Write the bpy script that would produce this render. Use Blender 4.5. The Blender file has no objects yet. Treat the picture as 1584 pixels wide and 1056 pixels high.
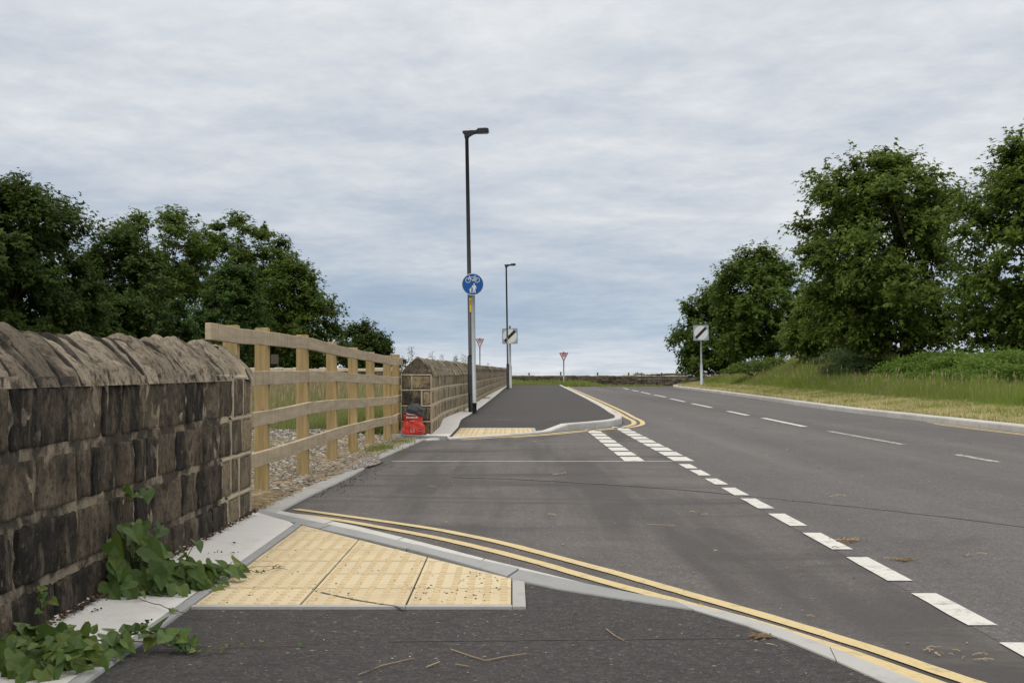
import bpy, math, random
import numpy as np
from mathutils import Vector, Matrix, noise as mnoise
R = math.radians
random.seed(7)
rng = np.random.default_rng(7)

# ------------------------------------------------------------------ camera, sky, sun, exposure
scene = bpy.context.scene
CAM_H, FPX, HOR = 0.9, 2130.0, 574.0           # eye height, focal length in photo pixels, horizon row
cam_d = bpy.data.cameras.new('camera'); cam = bpy.data.objects.new('camera', cam_d)
scene.collection.objects.link(cam); scene.camera = cam
cam.location = (0, 0, CAM_H); cam.rotation_euler = (R(90), 0, 0)
cam_d.sensor_width = 36; cam_d.lens = FPX / 1584 * 36
cam_d.shift_y = (HOR - 528) / 1584
cam_d.clip_start = 0.05; cam_d.clip_end = 9000
scene.view_settings.view_transform = 'Standard'; scene.view_settings.look = 'None'
scene.view_settings.exposure = 0.0; scene.view_settings.gamma = 1.0
SUN_E, SUN_R = R(50), R(215)
sd = bpy.data.lights.new('sun', 'SUN'); sun = bpy.data.objects.new('sun', sd); scene.collection.objects.link(sun)
sd.energy = 1.3; sd.angle = R(14); sd.color = (1.0, 0.95, 0.87)
dsun = Vector((math.sin(SUN_R)*math.cos(SUN_E), math.cos(SUN_R)*math.cos(SUN_E), math.sin(SUN_E)))
sun.rotation_euler = dsun.to_track_quat('Z', 'Y').to_euler(); sun.location = (-5, -8, 12)


class NT:
    """small helper for node trees"""
    def __init__(s, tree):
        s.t = tree; s.n = tree.nodes; s.l = tree.links
    def new(s, typ, **kw):
        n = s.n.new(typ)
        for k, v in kw.items(): setattr(n, k, v)
        return n
    def put(s, sock, v):
        if hasattr(v, 'links') or isinstance(v, bpy.types.NodeSocket): s.l.new(v, sock)
        else:
            if sock.type == 'RGBA' and len(v) == 3: v = (*v, 1)
            sock.default_value = v
    def coord(s, kind='Object'): return s.new('ShaderNodeTexCoord').outputs[kind]
    def mapping(s, v, scale=(1, 1, 1), loc=(0, 0, 0), rot=(0, 0, 0)):
        m = s.new('ShaderNodeMapping'); s.put(m.inputs['Vector'], v)
        m.inputs['Scale'].default_value = scale; m.inputs['Location'].default_value = loc; m.inputs['Rotation'].default_value = rot
        return m.outputs[0]
    def noise(s, v, scale, detail=4, rough=.55, dist=0, out='Fac'):
        m = s.new('ShaderNodeTexNoise'); s.put(m.inputs['Vector'], v)
        m.inputs['Scale'].default_value = scale; m.inputs['Detail'].default_value = detail
        m.inputs['Roughness'].default_value = rough; m.inputs['Distortion'].default_value = dist
        return m.outputs[out]
    def voro(s, v, scale, out='Distance', feature='F1', rand=1):
        m = s.new('ShaderNodeTexVoronoi', feature=feature); s.put(m.inputs['Vector'], v)
        m.inputs['Scale'].default_value = scale; m.inputs['Randomness'].default_value = rand
        return m.outputs[out]
    def ramp(s, f, stops, interp='LINEAR'):
        m = s.new('ShaderNodeValToRGB'); s.put(m.inputs[0], f); cr = m.color_ramp; cr.interpolation = interp
        while len(cr.elements) < len(stops): cr.elements.new(.5)
        for e, (p, c) in zip(cr.elements, stops):
            e.position = p
            if isinstance(c, (int, float)): c = (c, c, c)
            e.color = (*c, 1)
        return m.outputs[0]
    def mix(s, f, a, b, mode='MIX'):
        m = s.new('ShaderNodeMix', data_type='RGBA', blend_type=mode)
        s.put(m.inputs[0], f); s.put(m.inputs[6], a); s.put(m.inputs[7], b)
        return m.outputs[2]
    def math(s, op, a, b=0, c=0, clamp=False):
        m = s.new('ShaderNodeMath', operation=op); m.use_clamp = clamp
        s.put(m.inputs[0], a); s.put(m.inputs[1], b); s.put(m.inputs[2], c)
        return m.outputs[0]
    def rand(s): return s.new('ShaderNodeNewGeometry').outputs['Random Per Island']
    def bump(s, h, strength=.5, dist=.01, normal=None):
        m = s.new('ShaderNodeBump'); s.put(m.inputs['Height'], h)
        m.inputs['Strength'].default_value = strength; m.inputs['Distance'].default_value = dist
        if normal is not None: s.put(m.inputs['Normal'], normal)
        return m.outputs[0]


# sky: physical sky seen between streaky cloud sheets
world = bpy.data.worlds.new('World'); scene.world = world; world.use_nodes = True
w = NT(world.node_tree); w.n.clear()
sky = w.new('ShaderNodeTexSky', sky_type='NISHITA'); sky.sun_disc = False
sky.sun_elevation = SUN_E; sky.sun_rotation = SUN_R; sky.air_density = 1.0; sky.dust_density = .6; sky.ozone_density = 1.0
vm = w.new('ShaderNodeVectorMath', operation='ADD'); w.l.new(w.coord('Generated'), vm.inputs[0]); vm.inputs[1].default_value = (0, 0, .32)
vn = w.new('ShaderNodeVectorMath', operation='NORMALIZE'); w.l.new(vm.outputs[0], vn.inputs[0])
w.l.new(vn.outputs[0], sky.inputs['Vector'])     # the air near the skyline is as clear as higher up
bg1 = w.new('ShaderNodeBackground'); w.l.new(w.mix(1.0, sky.outputs[0], (.96, 1.06, .98), 'MULTIPLY'), bg1.inputs[0]); bg1.inputs[1].default_value = .125
g = w.coord('Generated')
sep = w.new('ShaderNodeSeparateXYZ'); w.l.new(g, sep.inputs[0])
el = w.math('MAXIMUM', sep.outputs[2], 0.0)
den = w.math('ADD', el, .11)
cx = w.math('DIVIDE', sep.outputs[0], den); cy = w.math('DIVIDE', sep.outputs[1], den)
comb = w.new('ShaderNodeCombineXYZ'); w.l.new(cx, comb.inputs[0]); w.l.new(cy, comb.inputs[1])
P = comb.outputs[0]
n1 = w.noise(w.mapping(P, (.42, .34, 1), (3.1, 1.7, 0)), 1.0, 8, .58, .15)      # big banks
n2 = w.noise(w.mapping(P, (1.7, 1.9, 1), (1.3, 9.2, 0), (0, 0, .55)), 1.0, 9, .60, .35)   # wisps
n3 = w.noise(w.mapping(g, (2.2, 2.2, 16), (5.1, 2.0, .3)), 1.0, 5, .5, .3)       # low bands
elf = w.ramp(el, [(0, .80), (.012, .60), (.028, .12), (.050, .12), (.085, .50), (.14, .85), (.3, 1.0)])
cover = w.math('ADD', w.math('MULTIPLY', n1, .9), w.math('MULTIPLY', n3, .85))
cover = w.math('ADD', cover, w.math('MULTIPLY', n2, .5))
cover = w.math('ADD', w.math('MULTIPLY', w.math('SUBTRACT', cover, 1.1), 1.15), elf, clamp=True)
n4 = w.noise(w.mapping(P, (10, 8, 1), (2.3, 4.2, 0), (0, 0, .6)), 1.0, 6, .62, .2)   # ripples
tex = w.math('ADD', w.math('MULTIPLY', n1, .42), w.math('MULTIPLY', n2, .36)); tex = w.math('ADD', tex, w.math('MULTIPLY', n4, .22))
ccol = w.ramp(tex, [(.36, (.55, .60, .69)), (.44, (.625, .67, .735)), (.50, (.69, .725, .77)), (.56, (.76, .785, .815)), (.63, (.83, .84, .855)), (.70, (.92, .92, .925))])
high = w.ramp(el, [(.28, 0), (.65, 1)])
ccol = w.mix(high, ccol, (1.38, 1.34, 1.27))      # cloud above the frame is set whiter and brighter to light the scene
cover = w.math('MULTIPLY_ADD', cover, .58, .42)
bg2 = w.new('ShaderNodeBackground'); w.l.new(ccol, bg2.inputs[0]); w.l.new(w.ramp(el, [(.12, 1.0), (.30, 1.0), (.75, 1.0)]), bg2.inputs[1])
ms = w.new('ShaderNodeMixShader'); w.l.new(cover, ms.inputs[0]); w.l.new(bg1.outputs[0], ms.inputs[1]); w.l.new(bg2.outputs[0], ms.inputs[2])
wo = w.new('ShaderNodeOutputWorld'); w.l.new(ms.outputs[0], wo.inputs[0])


# ------------------------------------------------------------------ helpers
def G(px, py, z=0.0):
    """photo pixel -> point at height z"""
    s = (py - HOR) / (CAM_H - z)
    return ((px - 792) / s, FPX / s)
def GL(l, z=0.0): return [G(a, b, z) for a, b in l]
def sstep(t):
    t = np.clip(t, 0, 1); return t*t*(3-2*t)

def mkmesh(name, V, F, mat, parent=None, smooth=False):
    me = bpy.data.meshes.new(name)
    V = np.asarray(V, dtype=np.float32).reshape(-1, 3)
    if isinstance(F, np.ndarray):
        n, k = F.shape
        me.vertices.add(len(V)); me.vertices.foreach_set('co', V.ravel())
        me.loops.add(n*k); me.loops.foreach_set('vertex_index', F.astype(np.int32).ravel())
        me.polygons.add(n); me.polygons.foreach_set('loop_start', np.arange(0, n*k, k, dtype=np.int32))
        me.polygons.foreach_set('loop_total', np.full(n, k, dtype=np.int32))
        me.update(calc_edges=True)
    else:
        me.from_pydata(V.tolist(), [], F); me.update()
    if smooth: me.polygons.foreach_set('use_smooth', [True]*len(me.polygons))
    if mat: me.materials.append(mat)
    o = bpy.data.objects.new(name, me); scene.collection.objects.link(o)
    if parent: o.parent = parent
    return o

class MB:
    def __init__(s): s.V = []; s.F = []
    def add(s, V, F):
        b = len(s.V); s.V.extend([tuple(v) for v in V]); s.F.extend([tuple(i+b for i in f) for f in F]); return s
    def box(s, x0, x1, y0, y1, z0, z1):
        V = [(x, y, z) for z in (z0, z1) for y in (y0, y1) for x in (x0, x1)]
        return s.add(V, [(0, 2, 3, 1), (4, 5, 7, 6), (0, 1, 5, 4), (2, 6, 7, 3), (0, 4, 6, 2), (1, 3, 7, 5)])
    def tube(s, pts, rad, n=10, cap=True):
        pts = [Vector(p) for p in pts]
        if isinstance(rad, (int, float)): rad = [rad]*len(pts)
        V = []; F = []; m = len(pts)
        for i, p in enumerate(pts):
            t = (pts[min(i+1, m-1)] - pts[max(i-1, 0)])
            t = t.normalized() if t.length > 1e-9 else Vector((0, 0, 1))
            a = t.cross(Vector((0, 1, 0)) if abs(t.y) < .9 else Vector((1, 0, 0))).normalized(); b = t.cross(a)
            for k in range(n):
                an = 2*math.pi*k/n
                V.append(p + a*(rad[i]*math.cos(an)) + b*(rad[i]*math.sin(an)))
        for i in range(m-1):
            for k in range(n):
                F.append((i*n+k, i*n+(k+1) % n, (i+1)*n+(k+1) % n, (i+1)*n+k))
        if cap: F.append(tuple(range(n))); F.append(tuple((m-1)*n+k for k in reversed(range(n))))
        return s.add(V, F)
    def prism(s, poly, z0, z1):
        n = len(poly); V = [(x, y, z0) for x, y in poly] + [(x, y, z1) for x, y in poly]
        F = [tuple(reversed(range(n))), tuple(range(n, 2*n))] + [(i, (i+1) % n, n+(i+1) % n, n+i) for i in range(n)]
        return s.add(V, F)
    def build(s, name, mat, parent=None, smooth=False): return mkmesh(name, s.V, s.F, mat, parent, smooth)

def tag(o, label, cat, group=None, kind=None):
    if label: o['label'] = label
    if cat: o['category'] = cat
    if group: o['group'] = group
    if kind: o['kind'] = kind
    return o
def struct(o, kind='structure'): o['kind'] = kind; return o
def empty(name, loc=(0, 0, 0), rz=0):
    o = bpy.data.objects.new(name, None); scene.collection.objects.link(o); o.location = loc; o.rotation_euler = (0, 0, rz); return o
def copy_tree(o, parent=None):
    c = o.copy(); scene.collection.objects.link(c)
    if parent: c.parent = parent
    for ch in list(o.children): copy_tree(ch, c)
    return c

# terrain -----------------------------------------------------------------
KR = np.array([(7.5, -12), (7.5, 10), (7.47, 20.2), (7.38, 24.3), (7.32, 28.6), (7.45, 34.5), (7.9, 44.6), (8.4, 58), (8.8, 75), (9.6, 82), (12, 90), (30, 93)], float)
def kx(Y): return np.interp(Y, KR[:, 1], KR[:, 0])
def hY(Y):
    Y = np.asarray(Y, float)
    return np.where(Y < 80, 0, np.where(Y < 100, -.02*(Y-80), -.4 - .012*(Y-100)))
def H(X, Y):
    X = np.asarray(X, float); Y = np.asarray(Y, float)
    t = X - kx(np.minimum(Y, 81)) - .3
    hb = np.interp(Y, [0, 20, 35, 55, 66, 74, 90], [.3, .3, .5, 1.1, .85, .5, .15])
    rise = np.where(t > 0, .10 + .09*sstep(t/1.3) + hb*sstep((t-.7)/4.2), -.02)
    lf = np.where(X < -3, .05*np.sin(X*.4)*np.sin(Y*.3), 0)
    return rise + lf + hY(Y)
def Hs(x, y): return float(H(x, y))

# ------------------------------------------------------------------ materials
def material(name):
    m = bpy.data.materials.new(name); m.use_nodes = True; t = NT(m.node_tree); t.n.clear()
    b = t.new('ShaderNodeBsdfPrincipled'); o = t.new('ShaderNodeOutputMaterial'); t.l.new(b.outputs[0], o.inputs[0])
    b.inputs['Roughness'].default_value = .8; b.inputs['Specular IOR Level'].default_value = .3
    t.b = b; t.o = o
    def col(v): t.put(b.inputs['Base Color'], v)
    def rough(v): t.put(b.inputs['Roughness'], v)
    def nrm(v): t.put(b.inputs['Normal'], v)
    t.col = col; t.rough = rough; t.nrm = nrm
    return m, t

def asphalt(name, dark, light, speck, speck_amt=.5, warm=(1, 1, 1), streak=False, tracks=False):
    m, t = material(name); c = t.coord()
    big = t.noise(c, .55, 4, .6); mid = t.noise(c, 7, 5, .65); fine = t.noise(c, 130, 3, .7)
    base = t.mix(t.ramp(big, [(.3, 0), (.7, 1)]), dark, light)
    base = t.mix(t.ramp(mid, [(.35, 0), (.65, .55)]), base, tuple(x*1.25 for x in light))
    base = t.mix(t.ramp(fine, [(.40, .75), (.55, 0)]), base, tuple(x*.42 for x in dark))
    v = t.new('ShaderNodeTexVoronoi'); t.put(v.inputs['Vector'], c); v.inputs['Scale'].default_value = 95
    pick = t.ramp(t.noise(v.outputs['Position'], 53.7, 0), [(.56, 0), (.64, 1)])
    stone = t.math('MULTIPLY', t.ramp(v.outputs['Distance'], [(.28, 1), (.46, 0)]), pick)
    base = t.mix(t.math('MULTIPLY', stone, speck_amt), base, speck)
    gr2 = t.noise(c, 34, 5, .8)
    base = t.mix(t.ramp(gr2, [(.34, .7), (.48, 0)]), base, tuple(x*.5 for x in dark))
    base = t.mix(t.ramp(gr2, [(.56, 0), (.68, .38)]), base, tuple(x*.75 for x in speck))
    v2 = t.new('ShaderNodeTexVoronoi'); t.put(v2.inputs['Vector'], c); v2.inputs['Scale'].default_value = 23
    pick2 = t.ramp(t.noise(v2.outputs['Position'], 31.7, 0), [(.60, 0), (.68, 1)])
    st2 = t.math('MULTIPLY', t.ramp(v2.outputs['Distance'], [(.10, 1), (.2, 0)]), pick2)
    base = t.mix(t.math('MULTIPLY', st2, .6), base, (.36, .33, .29))
    if tracks:
        s = t.noise(t.mapping(c, (1.1, .035, 1), (2.3, 0, 0)), 1.0, 3, .5)
        base = t.mix(t.ramp(s, [(.36, .34), (.50, 0)]), base, tuple(x*.62 for x in dark))
        base = t.mix(t.ramp(s, [(.54, 0), (.70, .35)]), base, (.18, .17, .16))
        o_ = t.noise(t.mapping(c, (.9, .5, 1), (7, 3, 0)), 1.0, 6, .7, .4)
        base = t.mix(t.ramp(o_, [(.30, .45), (.40, 0)]), base, tuple(x*.5 for x in dark))
    if streak:
        a2 = t.noise(t.mapping(c, (.22, 1.0, 1), (1, 5, 0), (0, 0, .18)), 1.0, 3, .5, .8)
        base = t.mix(t.ramp(a2, [(.36, .7), (.47, 0)]), base, tuple(x*.5 for x in dark))
        s = t.noise(t.mapping(c, (1.6, .13, 1)), 1.0, 4, .6, .3)
        base = t.mix(t.ramp(s, [(.40, .75), (.52, 0)]), base, tuple(x*.6 for x in dark))
        dust = t.noise(t.mapping(c, (.5, 1.3, 1), (4, 0, 0)), 1.0, 6, .7, .5)
        base = t.mix(t.ramp(dust, [(.52, 0), (.75, .35)]), base, (.19, .175, .155))
    t.col(base); t.rough(.85); t.b.inputs['Specular IOR Level'].default_value = .25
    h = t.math('ADD', t.math('MULTIPLY', fine, .5), t.ramp(v.outputs['Distance'], [(.1, .6), (.55, 0)]))
    t.nrm(t.bump(h, .55, .006))
    return m
M = {}
M['road'] = asphalt('road_asphalt', (.098, .092, .093), (.134, .126, .126), (.33, .31, .28), .45, tracks=True)
M['access'] = asphalt('access_asphalt', (.096, .088, .086), (.132, .121, .117), (.30, .27, .25), .55, streak=True)
M['path'] = asphalt('path_asphalt', (.040, .037, .038), (.054, .050, .050), (.20, .18, .17), .40)
M['path2'] = asphalt('far_path_asphalt', (.050, .047, .047), (.068, .064, .063), (.20, .18, .17), .35)

def concrete(name, a, b, dirt, rough_amt=.3, island=0.0, dirtamt=.6):
    m, t = material(name); c = t.coord()
    n = t.noise(c, 2.2, 6, .65); f = t.noise(c, 60, 4, .7); d = t.noise(c, 5.5, 7, .72, .4)
    base = t.mix(n, a, b)
    base = t.mix(t.ramp(d, [(.52, 0), (.72, dirtamt)]), base, dirt)
    base = t.mix(t.ramp(f, [(.30, .35), (.45, 0)]), base, tuple(x*.5 for x in a))
    if island:
        base = t.mix(t.math('MULTIPLY', t.rand(), island), base, tuple(x*.6 for x in a))
    t.col(base); t.rough(.9); t.nrm(t.bump(t.math('ADD', t.math('MULTIPLY', f, .4), d), rough_amt, .008))
    return m
M['concrete'] = concrete('pale_concrete', (.60, .59, .57), (.67, .655, .63), (.44, .42, .39), .25, dirtamt=.35)
M['kerb_grey'] = concrete('grey_kerb', (.285, .29, .295), (.375, .38, .375), (.20, .19, .18), .25, .45)
M['kerb_light'] = concrete('light_kerb', (.50, .50, .48), (.60, .59, .565), (.30, .28, .25), .3, .35)
M['kerb_right'] = concrete('right_kerb', (.46, .45, .42), (.58, .56, .53), (.26, .23, .19), .4, .5)
M['edging'] = concrete('edging', (.36, .36, .35), (.46, .45, .43), (.22, .20, .17), .35, .3)
M['joint'] = concrete('joint_dirt', (.05, .047, .042), (.08, .072, .062), (.04, .035, .03), .4)

def paint(name, colr, under, wear=(.60, .72), sc=9.0, maxw=.8):
    m, t = material(name); c = t.coord()
    n = t.noise(c, sc, 8, .75); f = t.noise(c, 110, 3, .7); d = t.noise(c, 2.0, 5, .6)
    base = t.mix(t.math('MULTIPLY', d, .45), colr, tuple(x*.72 for x in colr))
    base = t.mix(t.ramp(n, [(wear[0], 0), (wear[1], maxw)]), base, under)
    base = t.mix(t.ramp(f, [(.30, .7), (.40, 0)]), base, under)
    t.col(base); t.rough(.65); t.nrm(t.bump(f, .35, .005)); return m
M['white_paint'] = paint('white_paint', (.62, .61, .57), (.16, .15, .14), (.52, .68), 11, .85)
M['worn_white'] = paint('worn_white_paint', (.62, .61, .58), (.11, .105, .10), (.40, .56), 14, 1.0)
M['yellow_paint'] = paint('yellow_paint', (.60, .475, .245), (.22, .18, .12), (.53, .70), 12, .8)
M['seam'] = paint('tar_seam', (.060, .057, .055), (.095, .090, .088), (.42, .55), 6, 1.0)

m, t = material('tactile_yellow'); c = t.coord(); M['tactile'] = m
n = t.noise(c, 3, 6, .7); f = t.noise(c, 90, 4, .7); s_ = t.noise(t.mapping(c, (1, 1, 1), (3, 7, 0)), 1.5, 6, .7, .5)
base = t.mix(t.rand(), (.575, .49, .335), (.49, .41, .27))
base = t.mix(t.ramp(n, [(.35, 0), (.75, .5)]), base, (.66, .54, .33))
base = t.mix(t.ramp(s_, [(.52, 0), (.75, .5)]), base, (.34, .255, .14))
base = t.mix(t.ramp(f, [(.30, .3), (.42, 0)]), base, (.28, .19, .09))
t.col(base); t.rough(.85); t.nrm(t.bump(f, .3, .004))
m, t = material('tactile_blister'); c = t.coord(); M['blister'] = m
n = t.noise(c, 3, 6, .7); f = t.noise(c, 90, 4, .7)
base = t.mix(t.ramp(n, [(.3, 0), (.7, 1)]), (.50, .395, .235), (.57, .465, .29))
base = t.mix(t.math('MULTIPLY', t.rand(), .6), base, (.46, .345, .19))
t.col(base); t.rough(.8)

def stone(name, darks, buff, black, bias=.5, bmp=.8):
    """weathered sandstone: colour by stone, soot, lichen and vertical staining"""
    m, t = material(name); c = t.coord(); r = t.rand()
    n = t.noise(c, 6, 7, .7, .3); f = t.noise(c, 38, 6, .7); ff = t.noise(c, 170, 3, .7)
    vs = t.noise(t.mapping(c, (3.5, 3.5, 1.3), (0, 0, 2)), 2.2, 7, .72, .3)
    base = t.mix(r, darks, buff)
    base = t.mix(t.ramp(t.math('ADD', n, t.math('MULTIPLY', t.math('SUBTRACT', r, .5), .25)), [(bias-.14, .92), (bias+.12, 0)]), base, black)
    base = t.mix(t.ramp(vs, [(.50, 0), (.66, .55)]), base, tuple(x*1.6 for x in buff))
    base = t.mix(t.ramp(f, [(.32, .75), (.5, 0)]), base, tuple(x*.6 for x in black))
    base = t.mix(t.ramp(f, [(.60, 0), (.74, .6)]), base, tuple(min(.5, x*1.9) for x in buff))
    t.col(base); t.rough(.93); t.b.inputs['Specular IOR Level'].default_value = .15
    t.nrm(t.bump(t.math('ADD', t.math('MULTIPLY', f, 1.0), t.math('ADD', t.math('MULTIPLY', ff, .35), n)), bmp, .014))
    return m
M['stone_dark'] = stone('soot_stone', (.078, .064, .049), (.150, .120, .085), (.018, .017, .016), .56)
M['stone_quoin'] = stone('quoin_stone', (.16, .130, .092), (.28, .220, .140), (.05, .044, .037), .46)
M['stone_buff'] = stone('buff_stone', (.15, .125, .088), (.35, .27, .16), (.040, .036, .031), .52)
M['stone_far'] = stone('far_stone', (.10, .085, .065), (.16, .13, .09), (.03, .028, .025), .5)
def coping(name, a, b, black):
    m, t = material(name); c = t.coord(); r = t.rand()
    n = t.noise(c, 4, 7, .7, .1); f = t.noise(t.mapping(c, (1, 1, 1), (4, 4, 4)), 38, 6, .75); l = t.noise(t.mapping(c, (1, 1, 1), (9, 1, 0)), 13, 8, .74, .1)
    base = t.mix(r, tuple(x*.72 for x in a), tuple(x*1.1 for x in b))
    base = t.mix(t.ramp(n, [(.50, 0), (.70, .6)]), base, tuple(x*1.3 for x in b))
    base = t.mix(t.ramp(l, [(.38, .9), (.50, 0)]), base, black)
    base = t.mix(t.ramp(f, [(.36, .8), (.48, 0)]), base, tuple(x*.7 for x in black))
    base = t.mix(t.ramp(f, [(.60, 0), (.74, .55)]), base, (.40, .37, .31))
    t.col(base); t.rough(.93); t.b.inputs['Specular IOR Level'].default_value = .15
    t.nrm(t.bump(t.math('ADD', f, t.math('MULTIPLY', l, 1.3)), .9, .014)); return m
M['coping'] = coping('coping_stone', (.165, .135, .100), (.29, .245, .185), (.042, .034, .027))
M['coping2'] = coping('coping_buff', (.17, .145, .105), (.28, .24, .175), (.050, .043, .035))
def mortar(name, a, b, d, thr=(.45, .6)):
    m, t = material(name); c = t.coord()
    n = t.noise(c, 4.2, 7, .7, .4); f = t.noise(c, 60, 5, .7)
    base = t.mix(t.ramp(n, [(thr[0], 0), (thr[1], 1)]), d, t.mix(f, a, b))
    base = t.mix(t.ramp(f, [(.3, .5), (.45, 0)]), base, tuple(x*.5 for x in d))
    t.col(base); t.rough(.95); t.nrm(t.bump(t.math('ADD', f, n), .7, .012)); return m
M['mortar_dark'] = mortar('old_mortar', (.20, .165, .12), (.34, .285, .21), (.052, .043, .034), (.46, .58))
M['joint_dark'] = mortar('coping_joint', (.10, .085, .065), (.18, .155, .12), (.030, .026, .022), (.50, .64))
M['mortar_light'] = mortar('fresh_mortar', (.44, .37, .265), (.56, .48, .36), (.34, .285, .205), (.3, .6))

m, t = material('post_timber'); c = t.coord(); M['post'] = m
gr = t.noise(t.mapping(c, (26, 26, 1.4)), 1.5, 6, .65, .4); n = t.noise(c, 2.5, 4)
kn = t.voro(t.mapping(c, (6, 6, 2.2)), 1.0)
base = t.mix(t.ramp(gr, [(.3, 0), (.7, 1)]), (.20, .135, .048), (.46, .345, .16))
base = t.mix(t.ramp(n, [(.35, 0), (.7, .6)]), base, (.34, .25, .13))
base = t.mix(t.ramp(kn, [(.07, .8), (.13, 0)]), base, (.10, .055, .02))
t.col(base); t.rough(.75); t.nrm(t.bump(gr, .4, .004))
m, t = material('rail_timber'); c = t.coord(); M['rail'] = m
gr = t.noise(t.mapping(c, (7, 1.2, 14)), 1.5, 6, .65, .3); n = t.noise(c, 1.6, 4); sw = t.noise(t.mapping(c, (1, 30, 1.6)), 1.0, 5, .6, .6)
base = t.mix(t.ramp(gr, [(.3, 0), (.7, 1)]), (.28, .22, .145), (.53, .44, .315))
base = t.mix(t.math('MULTIPLY', t.rand(), .4), base, (.44, .35, .23))
base = t.mix(t.ramp(sw, [(.36, .5), (.48, 0)]), base, (.19, .13, .085))
base = t.mix(t.ramp(sw, [(.60, 0), (.75, .5)]), base, (.56, .47, .36))
t.col(base); t.rough(.8); t.nrm(t.bump(t.math('ADD', gr, sw), .4, .004))

def plain(name, colr, rough=.5, metal=0, var=.15, sc=12, bmp=0):
    m, t = material(name); c = t.coord(); n = t.noise(c, sc, 5, .65)
    t.col(t.mix(n, tuple(x*(1-var) for x in colr), tuple(min(1, x*(1+var)) for x in colr)))
    t.rough(rough); t.b.inputs['Metallic'].default_value = metal
    if bmp: t.nrm(t.bump(n, bmp, .01))
    return m
M['black_metal'] = plain('black_painted_metal', (.022, .022, .024), .45)
M['dark_metal'] = plain('charcoal_painted_metal', (.045, .046, .048), .45)
M['galv'] = plain('galvanised_steel', (.34, .37, .39), .55, .35, .2, 8)
M['sign_grey'] = plain('grey_sign_plate', (.27, .32, .38), .5, 0, .06)
M['sign_white'] = plain('white_sign_face', (.62, .63, .62), .45, 0, .04)
M['sign_blue'] = plain('blue_sign_face', (.008, .085, .30), .35, 0, .08)
M['sign_red'] = plain('red_sign_face', (.36, .03, .045), .45, 0, .06)
M['sign_black'] = plain('black_sign_face', (.015, .015, .017), .5, 0, .05)
M['label_yellow'] = plain('yellow_label', (.70, .46, .03), .5, 0, .08)
M['lens'] = plain('lamp_lens', (.30, .31, .32), .2, 0, .05)
M['red_plastic'] = plain('red_plastic', (.56, .045, .03), .28, 0, .3, 16, .6)
M['black_plastic'] = plain('black_plastic', (.045, .047, .052), .22, 0, .5, 14, .6)
M['print_white'] = plain('white_print', (.62, .60, .58), .5, 0, .05)
M['print_blue'] = plain('navy_print', (.02, .025, .06), .5, 0, .05)
M['weathered_post'] = plain('weathered_post', (.10, .085, .07), .9, 0, .3)
M['stem'] = plain('vine_stem', (.11, .075, .045), .7, 0, .3)
M['bark'] = plain('bark', (.075, .060, .045), .95, 0, .45, 14, .8)
M['dirt'] = plain('dry_dirt', (.17, .115, .065), .95, 0, .4, 60)
M['soil'] = plain('dark_soil', (.030, .024, .020), .95, 0, .4, 60)

def leafmat(name, cols, trans=.35, rough=.6, spec=.14):
    m, t = material(name); r = t.rand(); c = t.coord()
    n = t.noise(c, .9, 3, .6)
    k = len(cols)
    base = t.ramp(r, [(i/(k-1), col) for i, col in enumerate(cols)])
    base = t.mix(t.ramp(n, [(.35, 0), (.65, .45)]), base, tuple(x*1.35 for x in cols[k//2]))
    t.col(base); t.rough(rough); t.b.inputs['Specular IOR Level'].default_value = spec
    tr = t.new('ShaderNodeBsdfTranslucent'); t.put(tr.inputs[0], t.mix(.5, base, tuple(min(1, x*1.8) for x in cols[-1])))
    ms = t.new('ShaderNodeMixShader'); ms.inputs[0].default_value = trans
    t.l.new(t.b.outputs[0], ms.inputs[1]); t.l.new(tr.outputs[0], ms.inputs[2]); t.l.new(ms.outputs[0], t.o.inputs[0])
    return m
M['leaf_dark'] = leafmat('chestnut_leaf', [(.030, .049, .012), (.045, .071, .015), (.068, .100, .020)], .25)
M['leaf_mid'] = leafmat('oak_leaf', [(.044, .071, .013), (.068, .104, .017), (.102, .146, .025)], .3)
M['leaf_bright'] = leafmat('ash_leaf', [(.036, .066, .016), (.052, .090, .021), (.074, .118, .028)], .3)
M['leaf_syc'] = leafmat('sycamore_leaf', [(.037, .062, .012), (.058, .091, .015), (.088, .128, .020), (.140, .185, .034)], .3)
M['leaf_hedge'] = leafmat('hedge_leaf', [(.060, .105, .016), (.095, .160, .026), (.145, .215, .040)], .35)
M['leaf_hedge2'] = leafmat('bramble_leaf', [(.032, .055, .020), (.055, .085, .032), (.085, .120, .045)], .3)
M['leaf_vine'] = leafmat('bindweed_leaf', [(.026, .060, .012), (.042, .090, .017), (.062, .115, .020), (.085, .140, .025), (.14, .17, .035)], .3, .45, .35)
M['grass_tall'] = leafmat('tall_grass', [(.085, .125, .030), (.125, .165, .045), (.180, .200, .070), (.290, .265, .125)], .3, .8, .1)
M['grass_green'] = leafmat('green_grass', [(.100, .150, .024), (.155, .210, .038), (.225, .265, .068)], .35, .8, .1)
M['meadow_green'] = leafmat('meadow_grass', [(.115, .150, .045), (.170, .205, .065), (.240, .250, .100)], .35, .8, .1)
M['grass_dry'] = leafmat('mown_grass', [(.24, .27, .075), (.38, .36, .14), (.54, .48, .26), (.30, .23, .12)], .2, .85, .1)
M['seedhead'] = leafmat('grass_seedhead', [(.19, .15, .09), (.26, .21, .12), (.32, .27, .16)], .2, .85, .1)
M['straw'] = leafmat('straw', [(.16, .115, .065), (.30, .235, .145), (.42, .35, .235)], .1, .8, .1)
M['crumb'] = leafmat('debris', [(.035, .026, .02), (.075, .052, .035), (.17, .11, .055)], .0, .9, .1)
m, t = material('gravel_stone'); M['gravel'] = m; r = t.rand()
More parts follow.
